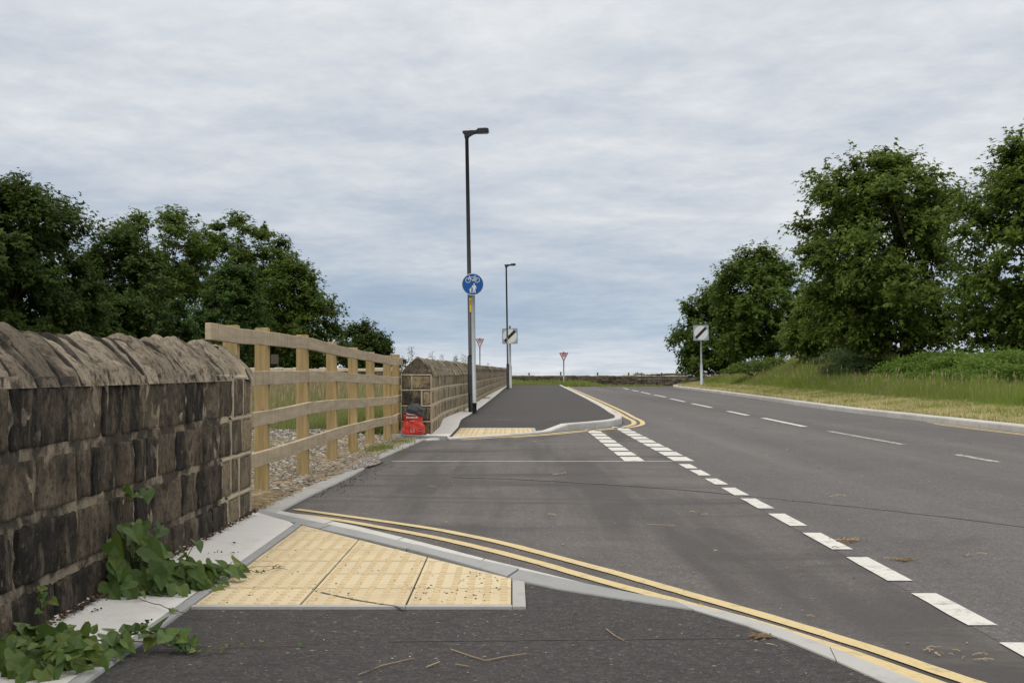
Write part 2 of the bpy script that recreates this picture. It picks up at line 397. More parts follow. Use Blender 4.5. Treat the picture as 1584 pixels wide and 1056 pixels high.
base = t.ramp(r, [(0, (.13, .105, .08)), (.3, (.23, .20, .165)), (.55, (.33, .30, .27)), (.8, (.42, .41, .40)), (.92, (.58, .57, .55)), (1, (.15, .15, .15))])
t.col(t.mix(t.math('MULTIPLY', t.noise(t.coord(), 30, 4), .35), base, (.14, .11, .08))); t.rough(.9)
m, t = material('ground'); M['ground'] = m; c = t.coord()
a_ = t.noise(c, .5, 6, .7); b_ = t.noise(c, 9, 6, .7)
base = t.mix(t.ramp(a_, [(.35, 0), (.65, 1)]), (.075, .095, .032), (.13, .125, .055))
base = t.mix(t.ramp(b_, [(.4, .6), (.6, 0)]), base, (.055, .050, .025))
t.col(base); t.rough(.95); t.nrm(t.bump(b_, .8, .03))
m, t = material('gravel_bed'); M['gravel_bed'] = m; c = t.coord()
v = t.new('ShaderNodeTexVoronoi'); t.put(v.inputs['Vector'], c); v.inputs['Scale'].default_value = 42
base = t.mix(t.noise(v.outputs['Position'], 41, 0), (.11, .085, .06), (.34, .29, .23))
base = t.mix(t.ramp(v.outputs['Distance'], [(.35, 0), (.6, .8)]), base, (.05, .04, .03))
t.col(base); t.rough(.95); t.nrm(t.bump(t.math('SUBTRACT', 1, v.outputs['Distance']), .9, .015))

# ------------------------------------------------------------------ the setting
def nonuni(segs):
    out = []
    for a, b, n in segs: out += list(np.linspace(a, b, n, endpoint=False))
    out.append(segs[-1][1]); return np.array(out)
def gridmesh(name, xs, ys, zf, mat, smooth=True):
    XX, YY = np.meshgrid(xs, ys); ZZ = zf(XX, YY)
    V = np.stack([XX, YY, ZZ], -1).reshape(-1, 3); nx = len(xs)
    i, j = np.meshgrid(np.arange(nx-1), np.arange(len(ys)-1)); a = (j*nx+i).ravel()
    return mkmesh(name, V, np.stack([a, a+1, a+nx+1, a+nx], 1), mat, None, smooth)
xs = nonuni([(-2500, -300, 8), (-300, -60, 10), (-60, -4, 40), (-4, 7, 12), (7, 16, 60), (16, 60, 20), (60, 300, 8), (300, 2500, 8)])
ys = nonuni([(-60, 10, 10), (10, 100, 90), (100, 300, 12), (300, 3500, 12)])
struct(gridmesh('ground', xs, ys, H, M['ground']))

def ribbon_poly(L, Rr):
    return list(L) + list(reversed(Rr))
def offset(pts, d):
    P_ = np.array(pts, float); T = np.gradient(P_, axis=0); T /= np.linalg.norm(T, axis=1)[:, None]
    N = np.stack([T[:, 1], -T[:, 0]], 1); return P_ + N*d
def resample(pts, step):
    P_ = np.array(pts, float); s = np.r_[0, np.cumsum(np.linalg.norm(np.diff(P_, axis=0), axis=1))]
    n = max(2, int(round(s[-1]/step))+1); q = np.linspace(0, s[-1], n)
    return np.stack([np.interp(q, s, P_[:, k]) for k in range(P_.shape[1])], 1)
def smooth_line(pts, step=.3, it=2):
    P_ = resample(pts, step)
    for _ in range(it*4):
        Q = P_.copy(); Q[1:-1] = (P_[:-2]+2*P_[1:-1]+P_[2:])/4; P_ = Q
    return P_
def sheet_strip(mb, A, B, za, zb=None):
    """flat strip between two equally sampled lines"""
    n = len(A); zb = za if zb is None else zb
    V = [(a[0], a[1], za(a[0], a[1]) if callable(za) else za) for a in A] + [(b[0], b[1], zb(b[0], b[1]) if callable(zb) else zb) for b in B]
    mb.add(V, [(i, i+1, n+i+1, n+i) for i in range(n-1)])
def paint_line(mb, pts, wd, z, jit=.0):
    P_ = np.array(pts, float)
    j = (rng.random((len(P_), 2))-.5)*jit
    A = offset(P_, wd/2); B = offset(P_, -wd/2)
    if jit == 0: j = (rng.random((len(P_), 2))-.5)*.004
    A[:, 0] += j[:, 0]; B[:, 0] += j[:, 1]
    sheet_strip(mb, A, B, z)
def kerb_run(name, A, B, ztop, mat, seg=.9, gap=.010, zbot=-.05, bev=.012):
    """kerbstones between line A (road side) and B; ztop(s fraction, x, y)"""
    A = np.array(A); B = np.array(B); n = len(A)
    s = np.r_[0, np.cumsum(np.linalg.norm(np.diff((A+B)/2, axis=0), axis=1))]; Ltot = s[-1]
    k = max(1, int(round(Ltot/seg))); mb = MB()
    def at(L, q): return np.array([np.interp(q, s, L[:, 0]), np.interp(q, s, L[:, 1])])
    for i in range(k):
        q0 = Ltot*i/k + gap/2; q1 = Ltot*(i+1)/k - gap/2; m_ = max(2, int((q1-q0)/.3)+1); rows = []
        dz = random.uniform(-.0025, .0025)
        for q in np.linspace(q0, q1, m_):
            a = at(A, q); b = at(B, q); wv = (b-a); ln = np.linalg.norm(wv); wv = wv/ln
            zt = ztop(*(.5*(a+b))) + dz
            be = min(bev, ln*.3)
            rows.append([(a[0], a[1], zbot), (a[0], a[1], zt-be), (*(a+wv*be*.35), zt-be*.3), (*(a+wv*be), zt), (*(b-wv*be*.3), zt), (b[0], b[1], zt-be*.4), (b[0], b[1], zbot)])
        V = [p for r_ in rows for p in r_]; F = []
        for r_ in range(m_-1):
            for c_ in range(6): F.append((r_*7+c_, r_*7+c_+1, (r_+1)*7+c_+1, (r_+1)*7+c_))
        F.append(tuple(range(7))[::-1]); F.append(tuple((m_-1)*7+c_ for c_ in range(7)))
        mb.add(V, F)
    return mb.build(name, mat)

# main carriageway and the access splay in front of the gap
rY = nonuni([(-12, 10, 12), (10, 78, 40), (78, 100, 22)])
mb = MB(); L = [(1.62, y) if y < 20 else (1.62, y) for y in rY]; Rr = [(float(kx(min(y, 92)))+.1, y) for y in rY]
L = [(1.62, y) for y in rY]
sheet_strip(mb, L, Rr, lambda x, y: float(hY(y)) + .002)
struct(mb.build('road', M['road']))
mb = MB(); sheet_strip(mb, [(-1.62, y) for y in rY], L, lambda x, y: float(hY(y)) + .001)
struct(mb.build('access_road', M['access']))
# cross road beyond the junction mouth
mb = MB(); xsr = np.linspace(12, 60, 20)
sheet_strip(mb, [(x, 84) for x in xsr], [(x, 91) for x in xsr], lambda x, y: float(hY(y))+.004)
struct(mb.build('far_road', M['road']))

# near dropped kerb curve
K_in = GL([(392, 797), (464, 816), (525, 829), (593, 845), (709, 875), (798, 903), (859, 917), (949, 931), (1023, 940), (1092, 949), (1166, 979), (1231, 1001), (1320, 1041), (1354, 1056)])
K_out = GL([(412, 788), (470, 799), (539, 812), (600, 827), (665, 843), (757, 868), (840, 887), (900, 903), (1008, 930), (1097, 943), (1176, 966), (1263, 997), (1345, 1031), (1414, 1056)])
tail_in = [(1.22, 3.2), (1.38, 2.0), (1.46, 0), (1.48, -12)]; tail_out = [(1.33, 3.2), (1.50, 2.0), (1.58, 0), (1.60, -12)]
nk = 90
def even(pts, n):
    P_ = np.array(pts, float); s = np.r_[0, np.cumsum(np.linalg.norm(np.diff(P_, axis=0), axis=1))]; q = np.linspace(0, s[-1], n)
    return np.stack([np.interp(q, s, P_[:, k]) for k in (0, 1)], 1)
Ki = even(K_in + tail_in, 220); Ko = even(K_out + tail_out, 220)
for _ in range(6):
    Ki[1:-1] = (Ki[:-2]+2*Ki[1:-1]+Ki[2:])/4; Ko[1:-1] = (Ko[:-2]+2*Ko[1:-1]+Ko[2:])/4
# split in kerb and channel up to the point where the channel ends
cut = int(np.argmin(np.abs(Ki[:, 0]-.66)))
frac = np.clip((cut-np.arange(220))/18, 0, 1)*.48
Km = Ki + (Ko-Ki)*(1-frac)[:, None]
Km2 = Ki + (Ko-Ki)*(1-frac+.015)[:, None]
M['kerb_mid'] = concrete('mid_kerb', (.39, .39, .38), (.48, .475, .46), (.26, .24, .21), .3, .35)
struct(kerb_run('kerb', Km[cut:], Ki[cut:], lambda x, y: .018, M['kerb_mid'], .95, .010))
struct(kerb_run('dropped_kerb', Km[:cut+1], Ki[:cut+1], lambda x, y: .020, M['kerb_grey'], .95, .010))
struct(kerb_run('kerb_channel', Ko[:cut-4], Km2[:cut-4], lambda x, y: .011, M['kerb_light'], .95))
mb = MB(); sheet_strip(mb, Ko, Ki, .005); struct(mb.build('kerb_bed', M['joint']))

# near footway
TY0 = 5.19
ii = [i for i in range(220) if Ki[i, 1] < 5.80 and Ki[i, 0] > .05]
edge = [(float(Ki[i, 0]), float(Ki[i, 1])) for i in ii]
left = [(-1.205, y) for y in np.linspace(5.14, -12, 18)]
poly = [(.052, 5.14), (.052, float(edge[0][1])+.02)] + edge + left[::-1]
mb = MB(); n_ = len(poly); mb.add([(x, y, .012) for x, y in poly], [tuple(range(n_))[::-1]])
struct(mb.build('footway', M['path']))

def clip_poly(poly, a, b):
    """keep the part left of a->b"""
    out = []
    def side(p): return (b[0]-a[0])*(p[1]-a[1]) - (b[1]-a[1])*(p[0]-a[0])
    for i in range(len(poly)):
        p, q = poly[i], poly[(i+1) % len(poly)]; sp, sq = side(p), side(q)
        if sp >= 0: out.append(p)
        if sp*sq < 0:
            t_ = sp/(sp-sq); out.append((p[0]+(q[0]-p[0])*t_, p[1]+(q[1]-p[1])*t_))
    return out
def tactile(name, x0, cols, widths, y0, y1, cut_a, cut_b, zf, rowoff=0):
    mb = MB(); bl = MB(); x = x0
    for ci in range(cols):
        wd = widths[ci]; yy = y0 - rowoff*ci
        while yy < y1:
            a = [(x+.003, max(yy, y0)+.008), (x+wd-.003, max(yy, y0)+.008), (x+wd-.003, yy+.392), (x+.003, yy+.392)]
            p = clip_poly(a, cut_a, cut_b)
            if len(p) >= 3 and yy+.39 > y0:
                z = zf(x, yy)+random.uniform(-.0015, .0015)
                n_ = len(p); cx_ = sum(q[0] for q in p)/n_; cy_ = sum(q[1] for q in p)/n_
                top = [(cx_+(q[0]-cx_)*.992, cy_+(q[1]-cy_)*.992, z) for q in p]
                V = [(q[0], q[1], z-.006) for q in p] + top
                mb.add(V, [tuple(range(n_, 2*n_))] + [(i, (i+1) % n_, n_+(i+1) % n_, n_+i) for i in range(n_)])
                nb = int(round(wd/.0667))
                for i in range(nb):
                    for j in range(6):
                        bx = x+.0333+i*.0667; by = yy+.0333+j*.0667
                        if by < y0+.02: continue
                        sd_ = (cut_b[0]-cut_a[0])*(by-cut_a[1]) - (cut_b[1]-cut_a[1])*(bx-cut_a[0])
                        if sd_/math.dist(cut_a, cut_b) < .02: continue
                        k = 8; V = []
                        for rr, zz in ((.0165, z+.0002), (.0125, z+.0042), (.009, z+.0052)):
                            V += [(bx+rr*math.cos(2*math.pi*q/k), by+rr*math.sin(2*math.pi*q/k), zz) for q in range(k)]
                        F = [(r_*k+q, r_*k+(q+1) % k, (r_+1)*k+(q+1) % k, (r_+1)*k+q) for r_ in (0, 1) for q in range(k)] + [tuple(2*k+q for q in range(k))]
                        bl.add(V, F)
            yy += .4
        x += wd
    o = struct(mb.build(name, M['tactile'])); b_ = bl.build('blisters', M['blister'], o); return o
tactile('tactile_paving', -1.2, 3, [.4, .4, .4], TY0, 8.1, (.0, 5.84), (-1.2, 7.87), lambda x, y: .021)
mb = MB(); mb.add([(-1.21, TY0-.01, .010), (.01, TY0-.01, .010), (.01, 5.84, .010), (-1.21, 7.9, .010)], [(0, 1, 2, 3)])
struct(mb.build('paving_bed', M['joint']))
mb = MB()
for a, b in ((-1.2, -.4), (-.398, .0)): mb.box(a, b, 5.150, 5.188, -.02, .021)
mb.prism([(.002, 5.150), (.052, 5.150), (.052, 5.765), (.002, 5.845)], -.02, .021)
struct(mb.build('paving_edging', M['edging']))
# pale concrete strip along the wall and its grey edging
mb = MB(); ysn = np.linspace(-12, 8.55, 160); A = []; B = []
for y in ysn:
    A.append((-1.72, y)); xr = -1.252 if y < 7.95 else -1.252-(y-7.95)/.6*.33; B.append((xr, y))
nX = 10; V = []; F = []
for j, y in enumerate(ysn):
    for i in range(nX):
        u = i/(nX-1); x = A[j][0]*(1-u)+B[j][0]*u
        V.append((x, y, .024+.045*(1-u)**3 + (.006*mnoise.noise(Vector((x*9, y*9, 0))) if 0 < i < nX-1 else 0)))
for j in range(len(ysn)-1):
    for i in range(nX-1): a = j*nX+i; F.append((a, a+1, a+nX+1, a+nX))
struct(mkmesh('concrete_strip', V, F, M['concrete'], None, True))
struct(kerb_run('strip_edging', even([(-1.205, 7.87), (-1.205, 5), (-1.205, -12)], 80), even([(-1.250, 7.92), (-1.250, 5), (-1.250, -12)], 80), lambda x, y: .026, M['kerb_grey'], .91, .003))
# edging strip across the gap, in front of the gravel
Ea = smooth_line([(-1.48, 8.55), (-1.45, 9.88), (-1.355, 11.7), (-1.35, 14.0), (-1.14, 17.9)], .25, 1)
Eb = offset(Ea, -.145)
struct(kerb_run('gravel_edging', Ea, Eb, lambda x, y: .018, M['edging'], .91, .004))
# gravel bed
mb = MB(); Q = [(-1.5, 8.5)] + [tuple(p) for p in Eb] + [(-1.2, 18.2), (-1.6, 19.4), (-2, 21.0), (-30, 21.5), (-30, 8.0)]
n_ = len(Q); mb.add([(x, y, .006) for x, y in Q], [tuple(range(n_))])
gb = MB(); gb.V = mb.V; gb.F = mb.F; struct(gb.build('gravel_bed', M['gravel_bed']))

# far footway island
K2 = smooth_line([(-1.1, 17.75), (-.87, 18.05), (.28, 19.65), (.62, 20.45), (1.13, 21.3), (1.6, 22.2), (1.86, 23.3), (1.98, 24.8), (2.0, 26.5), (2.10, 30), (2.28, 40), (2.5, 55), (2.72, 71), (2.9, 82)], .15, 1)
K2b = offset(K2, -.125)
def h2(x, y):
    Y0 = 21.3 - max(0, x-.15)*1.6
    return .014 + .086*float(sstep((y-Y0)/1.3)) + float(hY(y))
struct(kerb_run('island_kerb', K2, K2b, lambda x, y: h2(x, y+.5)+.012 + (-.0), M['kerb_light'], .91, .006, bev=.02))
S2 = smooth_line([(-.84, 17.9), (-.84, 22.2), (-.73, 26.4), (-.66, 32), (-.52, 45), (-.27, 71), (-.05, 82)], .5, 1)
ny = 120; V = []; F = []; nX = 8
ylist = np.r_[np.linspace(18.0, 26, 60), np.linspace(26.3, 81.5, 60)]
K2y = K2b[K2b[:, 1].argsort()]
for y in ylist:
    xr = np.interp(y, K2y[:, 1], K2y[:, 0])+.02; xl = np.interp(y, S2[:, 1], S2[:, 0]); xr = max(xr, xl+.01)
    for i in range(nX): x = xl+(xr-xl)*i/(nX-1); V.append((x, y, h2(x, y)))
for j in range(len(ylist)-1):
    for i in range(nX-1): a = j*nX+i; F.append((a, a+1, a+nX+1, a+nX))
struct(mkmesh('island_footway', V, F, M['path2'], None, True))
tactile('tactile_paving_far', -.8, 3, [.4, .4, .32], 18.0, 21.25, (-3, 14.70), (.5, 19.93), lambda x, y: .028) if False else None
# (blocks of the far crossing: rows run the same way, cut along the kerb)
def tactile_far():
    mb = MB(); bl = MB(); a, b = (.45, 20.02), (-.9, 18.15)
    x = -.80
    for wd in (.4, .4, .30):
        yy = 18.05
        while yy < 21.2:
            p = clip_poly([(x+.003, yy+.003), (x+wd-.003, yy+.003), (x+wd-.003, min(yy+.397, 21.25)), (x+.003, min(yy+.397, 21.25))], b, a)
            if len(p) >= 3:
                z = .026; n_ = len(p)
                mb.add([(q[0], q[1], z-.01) for q in p] + [(q[0], q[1], z) for q in p], [tuple(range(n_, 2*n_))] + [(i, (i+1) % n_, n_+(i+1) % n_, n_+i) for i in range(n_)])
                for i in range(int(wd/.0667)):
                    for j in range(6):
                        bx = x+.0333+i*.0667; by = yy+.0333+j*.0667
                        if (a[0]-b[0])*(by-b[1]) - (a[1]-b[1])*(bx-b[0]) < .06 or by > 21.2: continue
                        V = [(bx+.0155*math.cos(q*math.pi/3), by+.0155*math.sin(q*math.pi/3), z+.0002) for q in range(6)] + [(bx+.010*math.cos(q*math.pi/3), by+.010*math.sin(q*math.pi/3), z+.005) for q in range(6)]
                        bl.add(V, [(q, (q+1) % 6, 6+(q+1) % 6, 6+q) for q in range(6)] + [tuple(range(6, 12))])
            yy += .4
        x += wd
    o = struct(mb.build('far_tactile_paving', M['tactile'])); bl.build('blisters', M['blister'], o)
    mb = MB(); mb.prism([(.302, 19.85), (.352, 19.92), (.352, 21.29), (.302, 21.29)], -.02, .027); mb.prism([(-.8, 21.252), (.300, 21.252), (.300, 21.29), (-.8, 21.29)], -.02, .027)
    struct(mb.build('far_paving_edging', M['edging']))
tactile_far()
# concrete strip along the second wall
W2 = smooth_line([(-1.1, 18.85), (-1.13, 22.7), (-1.0, 26.4), (-.93, 29), (-.88, 35), (-.79, 43.7), (-.31, 74), (-.15, 81)], .5, 1)
V = []; F = []
for j, y in enumerate(ylist):
    xr = np.interp(y, S2[:, 1], S2[:, 0])-.001; xl = min(np.interp(y, W2[:, 1], W2[:, 0]), xr-.05)-.06
    for i in range(5):
        x = xl+(xr-xl)*i/4; V.append((x, y, h2(-.8, y)+.012+.02*(1-i/4)**2+.004*mnoise.noise(Vector((x*5, y*3, 0)))))
for j in range(len(ylist)-1):
    for i in range(4): a = j*5+i; F.append((a, a+1, a+6, a+5))
struct(mkmesh('far_concrete_strip', V, F, M['concrete'], None, True))
mb = MB(); mb.prism([(-1.72, 18.60), (-1.72, 18.50), (-1.1, 18.02), (-.86, 17.93), (-.845, 18.03), (-1.08, 18.14)], -.02, .055)
struct(mb.build('return_kerb', M['kerb_grey']))
mb = MB(); mb.prism([(-1.70, 18.61), (-1.08, 18.15), (-.85, 18.05), (-.85, 18.95), (-1.12, 18.95), (-1.6, 18.95)], -.02, .035)
struct(mb.build('wall_end_paving', M['concrete']))
# right hand kerb
KRs = smooth_line([tuple(p) for p in KR[:11]], .45, 1); KRb = offset(KRs, .26)
struct(kerb_run('right_kerb', KRs, KRb, lambda x, y: .105+float(hY(y)), M['kerb_right'], .91, .008, -.6, .02))

# markings ---------------------------------------------------------------
zr = .0055
mb = MB()
Y1 = smooth_line(GL([(424, 793), (500, 801), (566, 812), (675, 832), (777, 856), (840, 873), (949, 905), (1048, 931), (1137, 955), (1226, 981), (1335, 1018), (1439, 1056)]) + [(1.5, 3.0), (1.66, 1.6), (1.72, 0), (1.74, -12)], .1, 1)
Y2 = smooth_line(GL([(457, 788), (580, 805), (675, 819), (777, 840), (840, 857), (949, 886), (1048, 915), (1196, 957), (1345, 1003), (1493, 1054)]) + [(1.62, 3.2), (1.80, 1.6), (1.87, 0), (1.89, -12)], .1, 1)
paint_line(mb, Y1, .070, zr, .006); paint_line(mb, Y2, .068, zr, .006)
o1 = offset(K2, .21); o2 = offset(K2, .36)
o1 = smooth_line(o1[3:], .15, 1); o2 = smooth_line(o2[9:], .15, 1)
paint_line(mb, o1, .085, lambda x, y: zr+float(hY(y))); paint_line(mb, o2, .085, lambda x, y: zr+float(hY(y)))
for xx, ye in ((7.33, 24.2), (7.20, 23.4)):
    paint_line(mb, [(xx-(.03 if y > 20 else 0), y) for y in np.linspace(ye, -12, 30)], .055, zr)
struct(mb.build('yellow_lines', M['yellow_paint']))
mb = MB()
def dash(x0, x1, ya, yb, mb=mb, sk=0.0):
    k = 4; A = [(x0+random.uniform(-.003, .003), y) for y in np.linspace(ya, yb, k)]; B = [(x1+random.uniform(-.003, .003), y) for y in np.linspace(ya, yb, k)]
    sheet_strip(mb, B, A, zr)
y = 13.75
while y < 21.0:
    dash(1.125, 1.325, y, min(y+.69, 21.2)); dash(1.62, 1.82, y, y+.69); y += .885
dash(1.60, 1.80, 21.75-.9+.86, 22.2)
for ya, yb in ((12.7, 13.3), (11.85, 12.5), (10.9, 11.5), (9.96, 10.6), (9.0, 9.7), (7.98, 8.67), (6.93, 7.64), (5.89, 6.64), (4.86, 5.56), (3.82, 4.55), (2.8, 3.5), (1.8, 2.5), (.8, 1.5)):
    dash(1.61, 1.715, ya, yb)
sheet_strip(mb, [(x, 13.72) for x in np.linspace(1.60, -1.2, 8)], [(x, 13.67) for x in np.linspace(1.60, -1.2, 8)], zr)
def seg(a, b, wd=.1, mb=mb):
    p = G(*a); q = G(*b); paint_line(mb, np.array([p, ((p[0]+q[0])/2, (p[1]+q[1])/2), q]), wd, zr)
for a, b in (((1180, 646.5), (1245, 660)), ((1126, 636), (1157, 642.5)), ((1070, 624), (1101, 630.5)), ((1037, 616.4), (1059.6, 621.5)), ((1012, 610.5), (1030, 614.2)), ((992, 606.3), (1006, 609.4)), ((977.5, 603.4), (987.5, 605.3)), ((964, 600.2), (972, 602))):
    seg(a, b, .11)
struct(mb.build('white_markings', M['white_paint']))
mb = MB(); seg((1282, 667), (1398, 688), .1, mb); seg((1478, 703), (1542, 715), .1, mb)
paint_line(mb, [(4.82, 10.2), (4.82, 8.5), (4.82, 6.2)], .1, zr)
paint_line(mb, [G(766, 649, .1), G(779, 649.1, .1), G(792, 649.3, .1)], .05, lambda x, y: h2(x, y)+.004)
struct(mb.build('worn_markings', M['worn_white']))
mb = MB(); sp = smooth_line(GL([(700, 738), (800, 741), (940, 749), (1077, 759), (1245, 776), (1410, 793), (1572, 813), (1700, 832)]), .12, 1)
sp[:, 1] += rng.normal(0, .012, len(sp)); paint_line(mb, sp, .05, .0045)
ck = resample([G(488, 913, .021), G(520, 921, .021), G(560, 929, .021), G(600, 935, .021), G(628, 941, .021)], .03); ck[:, 0] += rng.normal(0, .003, len(ck))
paint_line(mb, ck, .012, .0222)
sj = resample([G(600, 992, .012), G(900, 989, .012), G(1220, 986, .012)], .05); sj[:, 1] += rng.normal(0, .003, len(sj)); struct(mb.build('tar_seam', M['seam']))
mb = MB(); paint_line(mb, sj, .010, .0135); struct(mb.build('footway_joint', M['joint']))

# ------------------------------------------------------------------ stone walls
class Path:
    def __init__(s, pts, side=1):
        s.P = np.array(pts, float); s.s = np.r_[0, np.cumsum(np.linalg.norm(np.diff(s.P, axis=0), axis=1))]; s.L = s.s[-1]; s.side = side
        T = np.gradient(s.P, axis=0); T /= np.linalg.norm(T, axis=1)[:, None]; s.T = T
    def at(s, q):
        x = np.interp(q, s.s, s.P[:, 0]); y = np.interp(q, s.s, s.P[:, 1])
        tx = np.interp(q, s.s, s.T[:, 0]); ty = np.interp(q, s.s, s.T[:, 1]); l = math.hypot(tx, ty)
        return x, y, s.side*ty/l, -s.side*tx/l       # position, outward normal
def add_stone(mb, path, s0, s1, z0, z1, nu, nv, bulge, rough, seed, joint=.012, batter=0.0, flat=False):
    V = []; F = []; off = Vector((seed*13.7 % 97, seed*7.3 % 89, 0)); tilt = random.uniform(-.006, .006); prot = random.uniform(-.003, .004)*(0 if flat else 1); tilt *= (0 if flat else 1)
    w_, h_ = s1-s0-joint, z1-z0-joint
    for j in range(nv):
        for i in range(nu):
            u = i/(nu-1) if nu > 4 else (0, .05, .95, 1)[i]; v = j/(nv-1) if nv > 4 else (0, .06, .94, 1)[j]
            du = min(u, 1-u)*w_; dv = min(v, 1-v)*h_; d = min(du, dv)
            rd = .010; e = min(1, d/rd); drop = (1-math.sqrt(max(0, 1-(1-e)**2)))
            q = s0+joint/2+u*w_; z = z0+joint/2+v*h_
            jx = mnoise.noise(Vector((q*7, z*7, 3))+off)*.008; jz = mnoise.noise(Vector((q*7, z*7, 9))+off)*.008
            n = mnoise.noise(Vector((q*9, z*9, 0))+off)*rough + mnoise.noise(Vector((q*27, z*27, 0))+off)*rough*.45
            x, y, nx, ny_ = path.at(q+jx)
            out = prot + bulge + tilt*(u-.5)*2 + n - drop*(.030+bulge) - batter*(z)
            V.append((x+nx*out, y+ny_*out, z+jz))
    for j in range(nv-1):
        for i in range(nu-1): a = j*nu+i; F.append((a, a+1, a+nu+1, a+nu))
    mb.add(V, F)
def pointing(jb, path, zs, joints, jw=.022, proud=.007, bed=None):
    bed = bed or jw
    # raised pale pointing along the bed joints and the upright joints
    def patch(q0, q1, z0, z1, nu, nv):
        V = []; F = []
        for j in range(nv):
            for i in range(nu):
                u = i/(nu-1); v = j/(nv-1); q = q0+(q1-q0)*u; z = z0+(z1-z0)*v; edge = (i in (0, nu-1) and q1-q0 < .1) or (j in (0, nv-1) and z1-z0 < .1)
                wob = mnoise.noise(Vector((q*11, z*11, 2)))
                if edge: q += wob*.005 if q1-q0 < .1 else 0; z += wob*.005 if z1-z0 < .1 else 0
                o_ = (proud if not edge else -.012)+mnoise.noise(Vector((q*20, z*20, 7)))*min(.002, proud*.4)
                x, y, nx, ny_ = path.at(q); V.append((x+nx*o_, y+ny_*o_, z))
        for j in range(nv-1):
            for i in range(nu-1): a = j*nu+i; F.append((a, a+1, a+nu+1, a+nu))
        jb.add(V, F)
    for ci in range(len(zs)-1):
        js = joints[ci]
        for q in js:
            patch(q-jw*.6, q+jw*.6, zs[ci], zs[ci+1], 4, 6)
        a, b = js[0], js[-1]; n = max(2, int((b-a)/.06))
        if b-a > 20: n = int((b-a)/.25)
        patch(a-.005, b+.005, zs[ci+1]-bed*.55, zs[ci+1]+bed*.55, n+1, 4)
def course_wall(mb, path, zs, wr, res, bulge, rough, s_from=0, s_to=None, stagger=True, batter=0.0, ztop=None, joint=None, flat=False):
    s_to = path.L if s_to is None else s_to; alljs = []
    for ci in range(len(zs)-1):
        q = s_from; first = True; js = [q]
        while q < s_to-1e-6:
            wd = random.uniform(*wr) * (random.uniform(.45, .9) if first and ci % 2 and stagger else 1)
            if s_to-(q+wd) < wr[0]*.55: wd = s_to-q
            x, y, _, _ = path.at(q); far = max(1.0, y)
            nu = max(3, int(res*wd/.33)) ; nv = max(3, int(res*.7))
            if far > 27: nu, nv = 4, 4
            zo = mnoise.noise(Vector((q*.8, ci*3.1, 1)))*.012 if 0 < ci else 0
            add_stone(mb, path, q, q+wd, zs[ci], zs[ci+1], nu, nv, bulge, rough, random.random()*50, joint or (.014 if far < 30 else .02), batter, flat)
            q += wd; first = False; js.append(q)
        alljs.append(js)
    return alljs
def coping_run(mb, path, zb, h, width, wr, nu, na, rough, s_from=0, s_to=None, over=.018, pw=1.35, hv=.02, zfun=None):
    s_to = path.L if s_to is None else s_to; q = s_from; lean0 = .03; jl = []
    def prf(a): return (math.sqrt(1.05)-math.sqrt(a*a+.05))/(math.sqrt(1.05)-math.sqrt(.05))
    while q < s_to-1e-6:
        wd = random.uniform(*wr)
        if s_to-(q+wd) < wr[0]*.7: wd = s_to-q
        off = Vector((random.random()*90, random.random()*90, 0)); hh = h*random.uniform(.93, 1.06)+random.uniform(-hv, hv)*.5
        lean1 = random.uniform(.0, .08); skew = random.uniform(-.012, .012); oo = over+random.uniform(-.008, .012); tl = random.uniform(-.12, .12); tl2 = random.uniform(-.06, .06)
        x, y, _, _ = path.at(q); far = y
        nu_ = nu if far < 30 else 3; na_ = na if far < 30 else 7
        V = []; F = []
        for j in range(nu_):
            for i in range(na_):
                u = j/(nu_-1); a = max(-1, min(1, (-1+2*i/(na_-1))*((na_-1)/(na_-3))))
                e = (u if (q > s_from or u > .5) else 1)*wd; e = min(e, (1-u)*wd); rd = .020; ee = min(1, e/rd); drop = (1-math.sqrt(max(0, 1-(1-ee)**2)))*.045
                prof = (math.sqrt(1.05)-math.sqrt(a*a+.05))/(math.sqrt(1.05)-math.sqrt(.05)); cross = -width/2 + a*(width/2+oo)       # a=+1 is the front eave
                fr = Vector((q*6+u*wd*6, a*2.0, 0))+off
                n = mnoise.noise(fr)*rough + mnoise.noise(fr*3.1)*rough*.6 + (tl*(u-.5) + tl2*a)*wd
                z = zb + .02 + hh*prof + n - drop
                if abs(a) > .999: z = zb-.018
                cr = cross + n*.6*a - drop*.6*a
                qq = q + .003 + u*(wd-.006) + (lean0*(1-u)+lean1*u)*prof
                px_, py_, nx, ny_ = path.at(qq)
                # extrapolate past the ends so that leaning end stones stay straight
                if qq > path.L: px_ += path.T[-1][0]*(qq-path.L); py_ += path.T[-1][1]*(qq-path.L)
                if qq < 0: px_ += path.T[0][0]*qq; py_ += path.T[0][1]*qq
                V.append((px_+nx*cr, py_+ny_*cr, z + (zfun(py_) if zfun else 0)))
        for j in range(nu_-1):
            for i in range(na_-1): k = j*na_+i; F.append((k, k+1, k+na_+1, k+na_))
        F.append(tuple(range(na_))); F.append(tuple((nu_-1)*na_+i for i in reversed(range(na_))))
        mb.add(V, F); q += wd; jl.append((q, lean1, oo)); lean0 = lean1
    return jl
